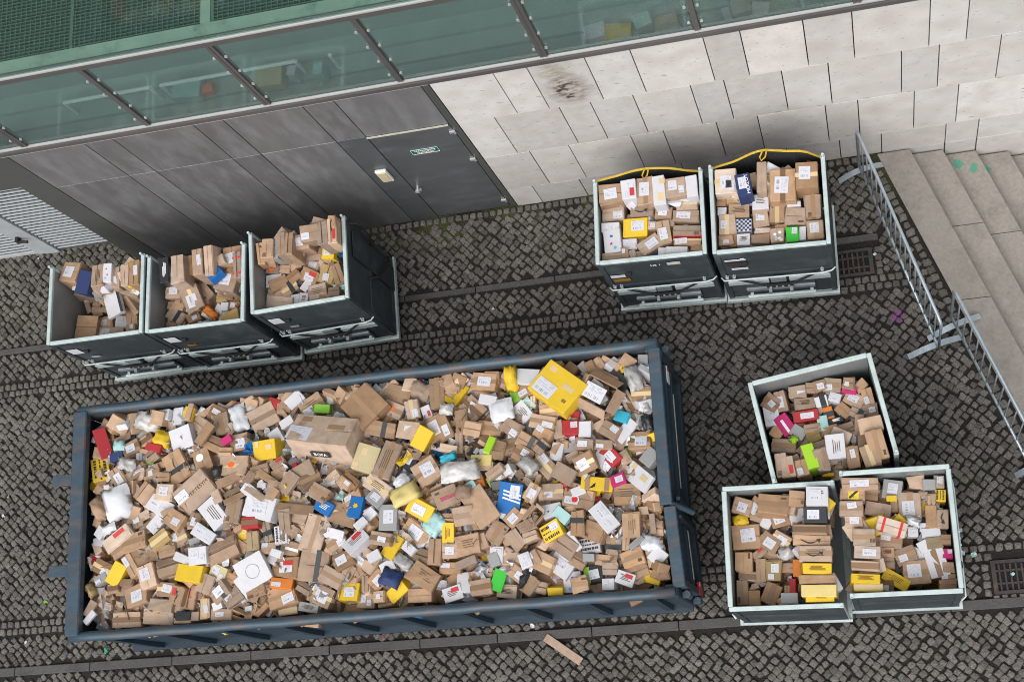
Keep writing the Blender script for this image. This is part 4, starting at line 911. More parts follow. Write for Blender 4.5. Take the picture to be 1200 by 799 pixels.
DATA['E'] = (480, 390, 4.4375, 'ct', '''
765 252 240 198 36 20 y ^-90,8 L t v big|235 310 130 90 -57 8 y x|280 225 75 70 -45 20 k|385 245 135 90 5 24 k L|470 200 80 75 20 20 p l|525 220 130 60 85 14 y M|600 195 150 85 10 5 w P|580 305 120 75 -30 10 k g2
328 393 115 105 42 24 k T|405 345 90 50 10 6 w P|475 400 120 110 -15 8 w M|585 410 100 80 50 14 w x|150 500 130 145 -25 18 k B|265 460 120 60 85 24 k|255 570 110 40 90 20 k|325 500 90 75 10 20 k|415 495 120 75 5 20 k T
530 495 100 80 35 18 k l|510 590 100 90 -15 24 k T|450 610 90 100 10 22 d|690 460 130 70 10 20 p l|690 520 95 70 30 20 k l|615 570 120 80 30 18 k S|680 590 80 50 -50 10 k S|770 500 90 60 80 22 k
835 490 85 75 0 18 r l|840 425 80 50 10 10 r|910 500 85 65 90 20 w|705 685 125 85 48 24 k l|585 630 100 90 30 18 k T|620 680 100 80 40 12 G M|765 615 95 65 -80 14 w|830 595 80 50 -5 12 G|905 575 100 60 8 16 k L
1010 580 90 50 5 14 k l|990 640 95 60 -65 14 w|910 680 110 100 -25 24 k L|850 640 70 50 -30 16 k|800 730 120 90 30 8 k P|370 660 110 55 0 16 Y|415 580 95 35 -70 4 l P|260 715 190 100 -10 10 G M|195 645 90 40 -15 6 C M
200 600 90 45 10 10 p|185 390 70 60 0 14 G M|465 740 150 55 -30 14 w g2|440 720 100 50 -35 16 k|350 775 70 60 -20 10 O l|640 355 60 30 90 12 p|700 355 60 30 90 12 p|740 400 130 70 -10 26 k
''')
DATA['F'] = (480, 550, 4.4375, 'ct', '''
520 150 165 115 -80 16 u 3s l|365 190 200 130 55 6 k P|280 240 110 100 -10 30 k T|350 260 100 60 80 24 k|205 250 60 50 0 16 k|200 330 110 60 -88 14 y x|210 425 85 75 -5 20 k L|130 425 140 70 -88 30 k|300 390 130 105 -12 26 k x
375 370 80 55 70 20 k|455 325 110 95 -60 22 k T|540 250 95 75 -48 20 k L|635 120 100 70 -60 24 k L x|605 290 90 60 -25 18 k|625 345 80 50 -20 16 k|550 365 100 80 55 26 k T|450 440 85 70 95 18 w B|535 460 95 80 20 24 k T
600 470 80 60 70 16 w B|645 460 80 60 60 16 k l|690 480 120 100 25 24 k|735 320 115 90 -28 10 y Z l|790 235 90 60 40 8 t|740 210 100 70 -15 12 w i|810 400 120 100 35 26 k|850 370 110 40 55 8 w P
880 150 165 95 8 22 k c l|975 72 165 70 3 18 y R|1010 245 160 85 50 6 w P B|870 280 130 70 -88 16 k S|955 320 110 100 20 20 k|935 390 110 80 -10 20 w Z|1010 470 95 60 5 20 k|930 455 60 40 0 10 G|785 500 130 100 35 16 w L
845 585 110 95 88 10 w l i|885 595 85 80 -10 12 k up|955 540 100 90 -10 14 b L g2|757 635 80 40 -3 20 y|1030 595 65 60 0 16 w B|462 575 115 65 -72 8 E|395 530 75 55 10 16 k L|371 610 110 85 -10 24 k T|505 635 110 65 5 20 p x
570 550 120 70 40 20 k L|625 610 100 80 -55 24 k|283 585 110 80 88 20 w|225 645 100 75 -20 12 w x q|210 510 110 60 0 18 k l|290 480 120 40 -20 6 k P|680 610 70 60 10 18 k|190 140 130 100 -25 20 k m2|120 120 120 60 -25 14 k T
115 275 90 80 -50 6 t M|270 110 80 70 0 12 d M|320 95 70 60 60 6 t P|745 115 110 80 -5 18 k l|880 470 90 90 30 22 k|650 240 90 60 -50 18 k e
''')
DATA['G'] = (620, 390, 4.995, 'ct', '''
400 350 190 150 28 30 k e L big|475 150 160 55 -25 18 b T|520 275 130 85 35 14 b|430 245 180 60 30 8 k P|615 255 150 90 70 14 G M|560 205 70 50 -30 10 y M|663 125 60 55 0 14 G|680 205 80 70 0 18 k|660 355 125 85 -3 22 k
575 395 150 70 60 20 p T|540 485 85 65 20 6 C P|565 570 150 70 -50 8 w P|470 565 115 90 30 24 k l|645 625 135 110 -5 30 k L T|690 520 90 60 80 10 b M|680 430 80 60 60 12 G M|220 165 80 35 10 12 r|330 155 60 50 20 14 k l
320 205 70 50 50 10 G|475 715 120 85 48 18 r L|560 725 80 60 60 18 k|371 155 110 50 -50 8 k P
''')
DATA['H'] = (620, 540, 4.438, 'ct', '''
565 80 165 100 38 6 w P t|508 170 140 110 -3 28 k T x|530 335 130 95 88 22 k T x|605 330 110 55 85 28 k e|665 350 70 80 0 22 k|440 435 100 85 92 24 k S|640 425 120 80 10 14 w M|665 500 105 90 -12 20 k L|535 500 120 90 -20 22 k T
560 575 125 80 -25 24 k|630 600 110 70 15 16 y|695 575 70 85 -10 18 k|500 610 100 70 20 12 w q x|620 215 55 60 0 14 k L|505 425 80 40 95 22 k|460 95 80 60 -20 12 m L|555 420 90 30 -45 6 G P|420 560 80 70 0 18 k
''')
DATA['Ta'] = (40, 230, 3.632, 'a', '''
145 320 75 85 5 25 k L z1.5|165 405 100 60 5 18 k z1.2|180 360 80 30 -75 14 w z1.4|210 365 100 55 -72 22 n z1.5|268 335 95 50 90 24 k x z1.55|310 325 80 35 95 20 w i z1.55|345 345 90 35 90 22 k z1.5|385 335 95 35 90 30 k z1.6|412 335 100 30 90 26 y z1.58|442 320 105 40 92 35 k z1.65
365 395 60 70 20 18 k z1.3|400 400 90 40 15 18 k z1.35|250 445 80 40 75 24 k e|280 470 70 50 5 16 k|335 455 105 75 75 10 w P b2 z1.35|405 462 55 55 5 18 k l|278 425 60 40 60 14 k M|295 535 70 40 -8 16 k L|370 535 50 50 0 18 w L|300 580 90 45 -5 14 p L|415 520 80 50 90 18 k z1.15|408 565 45 35 90 16 k l z1.2
195 560 85 100 0 40 k z1.15|350 575 60 40 -5 14 k z1.1
''')
DATA['Tb'] = (165, 270, 6.145, 'b', '''
165 285 180 65 88 22 b x z1.55|262 275 200 90 88 30 k z1.65|340 250 140 60 88 24 k v z1.5|405 225 185 75 88 32 k z1.65|485 215 210 65 90 34 k z1.7|555 165 90 70 0 20 b z1.55|555 235 70 60 0 18 b z1.45|655 185 145 125 88 26 k L z1.55|715 245 190 60 88 24 k rr z1.6
612 360 150 150 12 26 k L z1.5|235 440 110 90 0 22 k L z1.4|370 490 165 130 70 22 k L z1.4|460 440 120 90 50 20 d|220 540 60 60 0 18 k|270 545 80 65 20 18 k|245 610 130 90 30 20 k S|230 665 130 60 10 20 k s|175 695 80 50 0 16 k|375 620 100 70 -30 16 k
500 590 110 60 40 8 O M|480 600 90 50 20 10 w|555 580 110 60 -65 10 w B|660 540 70 60 10 16 k L|640 620 140 80 -20 8 o P|600 545 50 60 0 10 w|370 680 80 40 -20 14 k|450 670 100 40 0 8 w M|580 490 80 40 -5 14 o|545 430 30 30 0 10 w|700 470 60 100 75 18 d
''')
DATA['Tc'] = (270, 230, 3.632, 'c', '''
115 245 90 30 85 20 k z1.55|155 220 85 45 90 24 k v z1.6|185 225 80 30 88 20 G i z1.55|215 200 95 35 88 30 k z1.65|248 200 95 35 90 28 k z1.68|290 195 90 60 -8 26 k L z1.6|335 155 80 65 -10 28 k l z1.75|390 155 95 50 85 30 k z1.75|433 145 105 38 88 30 p q z1.75|468 120 90 35 90 32 k s z1.75
175 312 60 40 3 14 k O|232 308 45 35 0 14 k|275 290 70 40 -50 14 k|345 293 65 45 8 18 p L|270 340 60 40 -40 14 k|170 360 65 50 -10 10 w|205 370 80 50 -30 18 k|250 390 75 50 -35 18 k S|335 340 80 60 25 16 k q L|325 375 60 30 -55 4 w P
412 330 80 60 -72 20 o|455 325 95 45 70 16 k|415 240 55 50 0 18 y L z1.45|470 240 40 60 90 16 k|370 405 80 60 -12 14 p x|440 405 50 40 -5 14 k|460 385 50 25 -5 8 t|185 420 100 40 5 16 k|180 455 110 45 4 22 p|265 440 60 40 -10 10 w B|310 435 40 50 0 10 w x|345 250 80 40 0 18 k|250 265 60 35 -10 12 k|120 285 40 30 30 10 k e|400 430 50 30 0 12 k
''')
DATA['T1'] = (680, 160, 3.805, 't1', '''
125 255 110 85 -5 25 k L z1.6|215 235 85 65 85 24 w B q z1.65|290 240 115 80 88 26 k L z1.6|350 240 130 55 85 24 w t z1.65|425 225 90 85 -8 24 k B z1.65|495 220 95 50 85 24 w z1.65|125 340 100 75 -5 22 k l|275 330 100 50 -4 20 k s|370 340 75 55 0 16 k L|475 295 95 60 -3 24 k|470 355 120 55 0 18 k L
245 405 110 80 -4 22 y L|320 395 40 35 0 14 k L|120 405 80 40 -5 14 w L|143 465 105 75 85 14 w i|220 480 65 50 -5 16 w B|310 480 105 65 -35 18 k L|372 425 100 65 80 18 p L|475 420 125 50 0 18 k v|478 455 125 60 0 20 k Rr l|140 535 90 35 -3 20 k|200 520 45 35 85 18 k l|265 525 40 30 0 14 k
430 508 95 35 0 14 w B|370 512 45 35 0 12 w|520 495 55 30 0 16 k|232 525 40 30 80 12 p|220 295 80 40 -5 14 k z1.2|205 345 50 50 0 10 d z1.1|405 385 30 30 0 10 k
''')
DATA['T2'] = (820, 160, 3.805, 't2', '''
98 200 95 110 -5 25 p L l z1.6|195 215 100 65 78 22 n txt=MERLOT L z1.66|276 178 135 44 90 28 k z1.62|370 215 140 115 90 28 k L T z1.6|475 170 100 115 -4 28 k L z1.65|130 275 60 45 -5 16 o|75 290 40 40 0 14 k|205 285 55 25 -10 10 w|175 330 95 60 -3 20 k x|270 290 75 65 -3 20 w x|272 360 75 70 88 20 k L
345 335 95 68 90 22 k|420 300 60 25 -5 10 w|425 355 90 80 0 26 k|505 310 105 72 87 26 k v|98 395 90 75 90 24 k|85 335 40 35 0 10 w l|182 395 95 55 -3 22 w chk|515 415 85 75 86 24 k L|413 435 65 55 87 16 E l|458 430 60 30 90 14 w L|345 440 65 60 87 18 k dots|280 420 70 25 0 10 p l|270 455 85 40 -3 18 k|195 458 60 50 -3 16 w x|105 465 65 45 -3 20 k|150 460 55 30 90 14 k|365 405 50 30 0 12 k|240 190 60 30 80 12 k
''')
DATA['Td'] = (860, 400, 4.44, 'd', '''
168 285 85 75 30 20 k T|245 310 110 60 75 16 k L|325 250 95 60 -5 20 k l|395 225 60 60 0 18 k|440 205 70 60 -15 22 k L|510 220 95 75 5 20 k|595 215 60 60 5 16 k|600 250 80 40 10 12 m x|660 230 60 50 -40 16 k|165 395 100 78 82 16 w B|370 320 110 60 -8 18 k x|455 310 65 55 -15 18 w S|525 290 65 50 15 16 w L|625 300 110 70 25 18 k L|715 280 90 60 75 20 k l
265 430 110 75 55 20 m w2|335 470 80 60 30 16 G|375 385 135 55 -8 18 r L|492 370 65 50 75 18 O S|463 425 80 55 80 16 t|530 410 80 30 -15 8 b x|570 355 80 60 40 16 k|645 375 90 50 25 18 k S|725 355 85 70 -10 22 k|410 450 90 50 -10 16 k|415 490 75 70 -20 16 o|225 470 70 60 35 16 k|310 510 40 40 30 8 l M|238 545 125 70 3 26 k T
590 455 85 65 -22 18 k|645 490 95 60 -25 16 w|740 425 130 75 -12 28 p z1.45|790 525 160 95 74 30 k z1.5|528 545 130 100 84 24 w x z1.5|545 640 80 40 -5 16 k|397 595 135 62 72 26 l z1.5|460 610 120 68 75 24 k z1.5|620 600 115 65 78 26 k T z1.48|710 590 115 95 70 28 k z1.5|205 650 125 60 82 26 k v z1.5|280 650 110 70 80 26 k q z1.5|355 655 90 70 78 22 k l z1.48|505 460 80 50 -15 18 k|490 690 60 20 0 10 y z1.3
''')
DATA['Te'] = (840, 540, 3.994, 'e', '''
100 195 85 80 15 18 k L|175 215 100 60 -55 14 k L|265 190 150 95 3 28 k z1.45|375 175 75 75 3 22 k v z1.5|468 160 105 90 0 28 w L x z1.68|460 250 110 80 0 26 b L z1.62|105 275 70 55 -15 12 y M|120 355 130 115 -5 24 k L|300 270 100 70 -15 20 k s L|235 280 70 50 -60 12 w|200 260 80 60 20 14 p|245 380 100 80 35 22 k L T|300 370 90 70 30 18 k L
435 320 160 50 0 22 k T z1.6|445 370 175 50 2 22 k s z1.58|462 432 155 75 0 24 k s x z1.6|470 503 135 50 0 22 y x z1.6|470 552 175 42 0 22 k z1.6|477 605 165 55 0 22 Y z1.62|485 655 135 50 0 22 y x z1.6|122 470 90 85 90 32 k|205 510 110 50 88 24 k|265 515 95 72 90 22 o B|330 500 60 50 0 18 k|375 500 80 40 88 20 O|325 430 70 60 -15 10 G M|145 540 85 45 5 20 p T
105 615 120 55 88 32 k|175 640 70 60 90 26 k|255 620 100 80 -68 28 k T|340 640 80 50 0 14 w|315 660 60 40 -30 16 k|200 430 70 40 -40 12 k q|255 445 90 40 20 14 k|355 585 70 30 90 18 r|330 605 50 30 90 16 k|420 610 60 30 90 22 k|315 440 60 40 -20 12 w
''')
DATA['Tf'] = (970, 530, 3.994, 'f', '''
150 135 175 60 0 24 k s L z1.58|115 195 115 55 3 22 k yz z1.55|110 260 110 70 0 24 k z1.58|120 320 85 60 -5 22 k L z1.5|170 395 105 80 0 26 k v z1.55|185 465 125 60 3 22 p L z1.55|175 530 130 50 3 22 p T z1.55|178 588 135 45 2 22 y x z1.58|190 630 135 40 0 22 y T z1.56|205 195 65 60 5 18 k|300 155 90 90 8 24 G L|385 250 130 105 88 26 k L T|415 130 80 55 -5 22 k
525 130 60 50 90 20 p L|527 200 55 50 90 18 y Z|235 265 125 65 10 24 k|300 345 145 70 16 20 p rr z1.5|485 225 55 40 90 18 k|485 300 110 55 88 24 k|545 310 90 55 88 22 k s|400 370 50 45 0 14 w L|400 320 70 40 20 10 w M|485 375 90 45 -5 16 w|450 350 40 40 0 10 w|500 420 75 55 -8 20 o|295 410 110 75 5 24 k T l|280 465 65 45 0 16 k x|285 510 60 50 0 18 k|365 480 100 80 -20 28 d
320 595 135 60 30 20 y x|415 560 125 115 -5 32 k L|510 515 135 95 72 24 w T|560 405 50 50 0 16 k|570 470 50 45 0 16 m l|575 535 55 50 0 18 k|575 590 70 50 0 16 k l|565 620 85 50 0 18 k|450 440 60 50 60 12 w|280 630 60 60 0 20 d|300 215 50 30 0 12 y|310 250 60 40 88 16 k|475 150 60 50 0 14 G
''')
CM = dict(k='kraft', p='kraft_pale', d='kraft_dark', o='kraft_olive', w='paper_white', y='card_yellow', Y='card_cream_yellow', c='card_cream', b='card_black', n='card_navy', g='card_green', E='card_emerald', l='card_lime',
          r='card_red', m='card_pink', G='card_grey', u='card_blue', t='card_teal', C='card_turquoise', O='card_orange')
CW = dict(k='brown', p='light brown', d='dark brown', o='olive tan', w='white', y='yellow', Y='pale yellow', c='cream', b='black', n='navy blue', g='light green', E='bright green', l='lime green', r='red', m='pink', G='grey', u='bright blue', t='pale teal', C='turquoise', O='orange')
def inside(key, p, e):
    """keep a middle point inside its container"""
    if key == 'ct': return np.array([min(max(p[0], X0+.095+e[0]), X1-.035-e[0]), min(max(p[1], Y0+.06+e[1]), Y1-.06-e[1])])
    t = TROL[key]; s = t.scale; r = t.rotation_euler.z; c, q = math.cos(r), math.sin(r)
    dx, dy = p[0]-t.location.x, p[1]-t.location.y
    lx, ly = dx*c+dy*q, -dx*q+dy*c
    ax, ay = abs(c)*e[0]+abs(q)*e[1], abs(q)*e[0]+abs(c)*e[1]
    wx, wy = TW/2*s[0]-.035, TD/2*s[1]
    lx = min(max(lx, -wx+ax), wx-ax) if ax < wx else 0; ly = min(max(ly, -wy+.035+ay), wy+.10-ay)
    return np.array([t.location.x+lx*c-ly*q, t.location.y+lx*q+ly*c])
def heap(x, y):
    u = (x-X0)/(X1-X0); v = (y-Y0)/(Y1-Y0)
    return 1.36+.22*max(0, math.sin(math.pi*min(max(u, 0), 1)))**.6*max(0, math.sin(math.pi*min(max(v, 0), 1)))**.8
DEFZ = dict(a=1.05, b=1.28, c=1.32, t1=1.48, t2=1.46, d=1.28, e=1.32, f=1.36)
TILT = dict(ct=9, a=6, b=6, c=7, t1=1.5, t2=1.5, d=5, e=5, f=4)
GRP = dict(ct='parcels heaped in the long blue container')
PARCELS = []
for tk, (ox, oy, sc, key, txt) in DATA.items():
    for ent in txt.replace('\n', '|').split('|'):
        f = ent.split()
        if len(f) < 7: continue
        x, y, L, W, ang, H = map(float, f[:6]); PARCELS.append(dict(px=ox+x/sc, py=oy+y/sc, L=L/sc, W=W/sc, ang=math.radians(ang), H=H/100, c=f[6], ft=f[7:], key=key))

def soft_mesh(L, W, H, m, r):
    nx, ny = 7, 6; vs = []; 
    for sgn in (1, -1):
        for j in range(ny+1):
            for i in range(nx+1):
                u, v = i/nx*2-1, j/ny*2-1; e = (1-abs(u)**3)*(1-abs(v)**3)
                vs.append((L/2*u*(1+r.uniform(-.05, .05))+r.uniform(-.008, .008), W/2*v*(1+r.uniform(-.05, .05))+r.uniform(-.008, .008), sgn*H*.5*e**.6*(1 if sgn > 0 else .5)+e*r.uniform(-.022, .022)))
    n = (nx+1)*(ny+1); fs = []
    for j in range(ny):
        for i in range(nx):
            a = j*(nx+1)+i; fs.append((a, a+1, a+nx+2, a+nx+1)); a += n; fs.append((a+nx+1, a+nx+2, a+1, a))
    bd_ = [i for i in range(nx+1)]+[(nx+1)*(j+1)-1 for j in range(1, ny+1)]+[n-1-i for i in range(1, nx+1)]+[(nx+1)*j for j in range(ny-1, 0, -1)]
    fs += [(bd_[(i+1) % len(bd_)], bd_[i], bd_[i]+n, bd_[(i+1) % len(bd_)]+n) for i in range(len(bd_))]
    q = MB(); q.add([(a, b, c-H*.25) for a, b, c in vs], fs); return q.mesh('soft_parcel', m, True)
def unit_slab(name, m):
    q = MB(); q.box((0, 0, 0), (1, 1, 1)); return q.mesh(name, m)
SL = {}
def slab(parent, name, m, c, d, rz=0.0):
    if (name, m) not in SL: SL[(name, m)] = unit_slab(name, m)
    o = put(name, SL[(name, m)], parent, c); o.scale = d; o.rotation_euler = (0, 0, rz); return o
def joined(parent, name, m, boxes):
    q = MB()
    for c, d in boxes: q.box(c, d)
    return q.build(name, m, parent)

PEN = {'P': 'flat card', 'M': 'soft mailer', 'e': 'open carton'}
for pi, p in enumerate(PARCELS):
    r = random.Random(1000+pi); key = p['key']; ft = p['ft']
    zt = next((float(f[1:]) for f in ft if f[0] == 'z' and f[1:2].isdigit()), None)
    flat = 'P' in ft or 'M' in ft; big = 'big' in ft
    z = zt
    for it in range(3):
        if zt is None:
            q = atz(p['px'], p['py'], z or 1.3)
            if key == 'ct': z = heap(q[0], q[1])+r.uniform(-.05, .05)*(it == 2)+(.05 if flat else 0)+(.13 if big else 0)+(.12 if 'up' in ft else 0)
            else: z = DEFZ[key]+r.uniform(-.03, .03)*(it == 2)+(.03 if flat else 0)
    a = p['ang']; ca, sa = math.cos(a), math.sin(a)
    q = atz(p['px'], p['py'], z); e1 = atz(p['px']+ca*p['L']/2, p['py']+sa*p['L']/2, z)-atz(p['px']-ca*p['L']/2, p['py']-sa*p['L']/2, z)
    e2 = atz(p['px']-sa*p['W']/2, p['py']+ca*p['W']/2, z)-atz(p['px']+sa*p['W']/2, p['py']-ca*p['W']/2, z)
    L, W = float(np.linalg.norm(e1[:2])), float(np.linalg.norm(e2[:2])); th = math.atan2(e1[1], e1[0]); H = p['H']
    if 'P' in ft: H = min(H, .05)
    tl = next((f for f in ft if f[0] == '^'), None)
    if tl:
        dr, dg = map(float, tl[1:].split(',')); dv = atz(p['px']+8*math.cos(math.radians(dr)), p['py']+8*math.sin(math.radians(dr)), z)-q; td = math.atan2(dv[1], dv[0]); tg = math.radians(dg)
    else:
        td = r.uniform(0, 2*math.pi); tg = math.radians(min(abs(r.gauss(0, TILT[key])), TILT[key]*1.8)*(1.3 if flat and key == 'ct' else 1))
    hx = abs(math.cos(th))*L/2+abs(math.sin(th))*W/2; hy = abs(math.sin(th))*L/2+abs(math.cos(th))*W/2
    cxy = inside(key, q, (hx*.97, hy*.97))
    R = Matrix.Rotation(tg, 3, Vector((-math.sin(td), math.cos(td), 0))) @ Matrix.Rotation(th, 3, 'Z')
    mm = CM[p['c']]; 
    name = 'soft_mailer' if 'M' in ft else 'flat_card' if 'P' in ft else 'open_carton' if 'e' in ft else 'cardboard_box' if p['c'] in 'kpdo' else 'parcel_box'
    if 'M' in ft:
        if p['c'] == 'G': mm = 'plastic_clear'
        if p['c'] == 'w': mm = 'plastic_white'
        o = put(name, soft_mesh(L*1.04, W*1.04, max(H, .07), mm, r))
    elif 'e' in ft:
        m = MB(); t = .007
        m.b2(-L/2, L/2, -W/2, -W/2+t, -H, 0); m.b2(-L/2, L/2, W/2-t, W/2, -H, 0); m.b2(-L/2, -L/2+t, -W/2+t, W/2-t, -H, 0); m.b2(L/2-t, L/2, -W/2+t, W/2-t, -H, 0); m.b2(-L/2+t, L/2-t, -W/2+t, W/2-t, -H, -H+t)
        o = m.build(name, mm)
        for ax, s in ((0, -1), (0, 1), (1, -1), (1, 1)):
            ln, fl = (L, W*.5) if ax == 1 else (W, L*.35 if L < .5 else .2)
            fl = min(fl, .22); fm = MB(); fm.box((fl/2, 0, 0), (fl, ln-.01, .005)); fo = fm.build('flap', mm, o)
            an = math.radians(r.uniform(-80, -45) if big else r.choice((r.uniform(-55, -10), r.uniform(-35, 25), r.uniform(15, 75))))
            base = {(0, -1): math.pi, (0, 1): 0, (1, -1): -math.pi/2, (1, 1): math.pi/2}[(ax, s)]
            fo.location = (s*L/2*(ax == 0), s*W/2*(ax == 1), .003); fo.rotation_euler = (0, -an, base)
        m = MB()
        for k in range(3): m.chamfer((r.uniform(-.25, .25)*L, r.uniform(-.25, .25)*W, -H*.62+r.uniform(0, .05)), (L*.4, W*.4, H*.5), .006, Matrix.Rotation(r.uniform(-.6, .6), 3, 'Z'))
        m.build('packing', 'plastic_clear' if big else r.choice(('paper_white', 'kraft_dark', 'kraft_dark')), o)
    else:
        m = MB(); g = .0025; ck = p['c'] in 'kpdo' and H > .09 and 'P' not in ft
        j = r.choice((.004, .007, .015)) if ck else .003
        if ck:      # carton: body with two closed flaps and the slit between them
            m.chamfer((0, 0, -H/2-.002), (L, W, H-.004), .006, None, j, r)
            loose = key in ('ct', 'd', 'b', 'c') and not any(f[0] in 'LlTtBcxvsOS^' or f == 'big' for f in ft) and not any(f.startswith('txt') for f in ft) and r.random() < .38
            for s in (-1, 1):
                a_ = r.uniform(.08, .55) if loose and r.random() < .7 else r.uniform(-.01, .012)
                w_ = W/2-g-.009; m.box((0, s*(W/4+g/2-.0012+w_*.5*(1-math.cos(a_))), -.0015+math.sin(a_)*w_*.5), (L-.011, w_, .005), Matrix.Rotation(-s*a_, 3, 'X'))
            p['loose'] = loose
        else: m.chamfer((0, 0, -H/2), (L, W, H), .004, None, j, r)
        o = m.build(name, mm)
    o.matrix_world = Matrix.Translation(Vector((cxy[0], cxy[1], z))) @ R.to_4x4()
    p.update(ob=o, z=z, L3=L, W3=W, cx=cxy, name=name)
    top = .0016 if name == 'cardboard_box' and H > .09 else .0006
    if 'M' in ft: top = max(H, .07)*.27
    def T_(m, rz=0, c=(0, 0), l=None, wd=.05):     # sealing tape along the slit, folded down both ends
        slab(o, 'tape', m, (c[0], c[1], top+.001), (L*.995 if l is None else l, wd, .0016)); 
        if l is None:
            for s in (-1, 1): slab(o, 'tape', m, (s*(L/2+.0035), c[1], -min(.035, H*.3)), (.0016, wd, min(.07, H*.6)))
    lab = []; tx0 = any(f.startswith('txt') for f in ft)
    tp = 'tape_tan' if p['c'] in 'kd' else 'tape_pale'
    if p['c'] in 'kpd' and name == 'cardboard_box' and not p.get('loose') and 'T' not in ft and not flat and min(L, W) > .13 and r.random() < .6: T_(r.choice(('tape_tan', 'tape_tan', 'tape_pale')), wd=.042)
    if name == 'cardboard_box' and not p.get('loose') and not any(f[0] in 'LlBqOcixvsSt' for f in ft) and not tx0 and min(L, W) > .10:
        u_ = r.random()
        if u_ < .30: slab(o, 'address_label', 'label_paper', (r.uniform(-.2, .2)*L, r.uniform(-.2, .2)*W, top+.0030), (min(.13, L*.4), min(.085, W*.4), .0016), r.gauss(0, .1))
        elif u_ < .55: slab(o, 'printed_mark', 'ink_brown', (r.choice((-.3, .3))*L, r.choice((-.3, .3))*W, top+.0018), (r.uniform(.02, .06), r.uniform(.012, .03), .001))
        if r.random() < .4: slab(o, 'address_label', 'label_paper', (r.uniform(-.2, .2)*L, -W/2-.004, -H*.45), (min(.12, L*.4), .0016, min(.08, H*.5)))
    if 'T' in ft: T_('tape_brown' if r.random() < .5 and p['c'] not in 'y' else tp); lab.append('sealed with tape')
    if 'R' in ft:
        for s in (-.3, .3): slab(o, 'tape', 'tape_tan', (s*L, 0, top+.001), (.045, W*1.0, .0016)); slab(o, 'tape', 'tape_tan', (s*L, -W/2-.003, -H*.4), (.045, .0016, H*.75))
        lab.append('with two brown tape bands')
    if 't' in ft:
        slab(o, 'tape', tp, (.22*L, .12*W, top+.001), (.27*L, .055 if L < .9 else .15, .0016)); slab(o, 'tape', tp, (-.30*L, .33*W, top+.001), (.16*L, .055, .0016)); lab.append('with pale tape patches')
    if 'rr' in ft:
        for s in (-.28, .3): slab(o, 'tape', 'tape_red', (s*L, 0, top+.0012), (.022, W*1.0, .0016)); slab(o, 'tape', 'tape_red', (s*L, -W/2-.002, -H/2), (.022, .0016, H))
        lab.append('with two red bands')
    if 'Rr' in ft: slab(o, 'tape', 'tape_red', (0, .18*W, top+.001), (L, .05, .0016)); lab.append('with red tape across')
    if 'S' in ft:
        slab(o, 'tape', 'tape_black', (.12*L, 0, top+.0014), (.05 if L < .5 else .06, W, .0016)); slab(o, 'tape', 'tape_black', (.12*L, -W/2-.003, -H*.45), (.05, .0016, H*.9)); slab(o, 'tape', 'tape_black', (.12*L, W/2+.003, -H*.45), (.05, .0016, H*.9)); lab.append('with black tape strip')
    if 'L' in ft:
        if 'big' in ft: lw, lh, lc_ = .22, .15, (-.20*L, -.22*W) if p['c'] == 'y' else (-.1*L, -.05*W)
        else: lw, lh, lc_ = min(L*.52, .18), min(W*.55, .13), (r.uniform(-.1, .1)*L, r.uniform(-.08, .08)*W)
        slab(o, 'address_label', 'label_dense' if p['c'] == 'w' else 'label_paper', (*lc_, top+.0030), (lw, lh, .0016), r.gauss(0, .05)); lab.append('with large white label')
    if 'l' in ft:
        lw = min(.15, L*.42) if not big else .26; lh = min(.10, W*.42) if not big else .16
        slab(o, 'address_label', 'label_paper', ((r.choice((-.22, .22)) if not tx0 else -.33)*L, r.choice((-.18, .18))*W, top+.0030), (lw, lh, .0016), r.gauss(0, .06)); lab.append('with small white label')
    if 'B' in ft:
        slab(o, 'address_label', 'label_dense', (-.15*L, .1*W, top+.0030), (L*.42, W*.5, .0016)); slab(o, 'address_label', 'label_dense', (.27*L, -.15*W, top+.0030), (L*.26, W*.38, .0016)); lab.append('with barcode labels')
    if 'q' in ft: slab(o, 'red_label', 'label_red', (.15*L, .22*W, top+.0032), (min(L*.4, .16), min(.045, W*.3), .0016)); lab.append('with red label')
    if 'O' in ft: 
        q_ = MB(); q_.prism([(.045*math.cos(k*.7)*r.uniform(.6, 1.1), .04*math.sin(k*.7)*r.uniform(.6, 1.1)) for k in range(9)], 0, .0015); q_.build('orange_patch', 'ink_orange', o, loc=(-.12*L, .05*W, top+.002)); lab.append('with orange mark')
    if 'c' in ft:
        for s in ((-.12,) if L < .38 else (-.25, .3)):
            q_ = MB(); q_.prism([(.042*math.cos(k*math.pi/8), .042*math.sin(k*math.pi/8)) for k in range(16)], 0, .0015); ro = q_.build('round_sticker', 'ink_white', o, loc=(s*L, -.1*W, top+.002))
            if L > .3 and 'l' in ft: q_ = MB(); q_.prism([(.03*math.cos(k*math.pi/6), .03*math.sin(k*math.pi/6)) for k in range(12)], .0015, .0025); q_.build('sticker_middle', 'tape_red', ro)
        lab.append('with round white sticker')
    if 'i' in ft:
        for cc_, dx in (('card_blue', -.2), ('card_pink', .12), ('card_turquoise', .3)):
            q_ = MB(); rr_ = min(L, W)*.11; q_.prism([(rr_*math.cos(k*.8)*r.uniform(.5, 1), rr_*math.sin(k*.8)*r.uniform(.5, 1)) for k in range(8)], 0, .0012); q_.build('printed_motif', cc_, o, loc=(dx*L, r.uniform(-.2, .2)*W, top+.0018))
        lab.append('with coloured printed motifs')
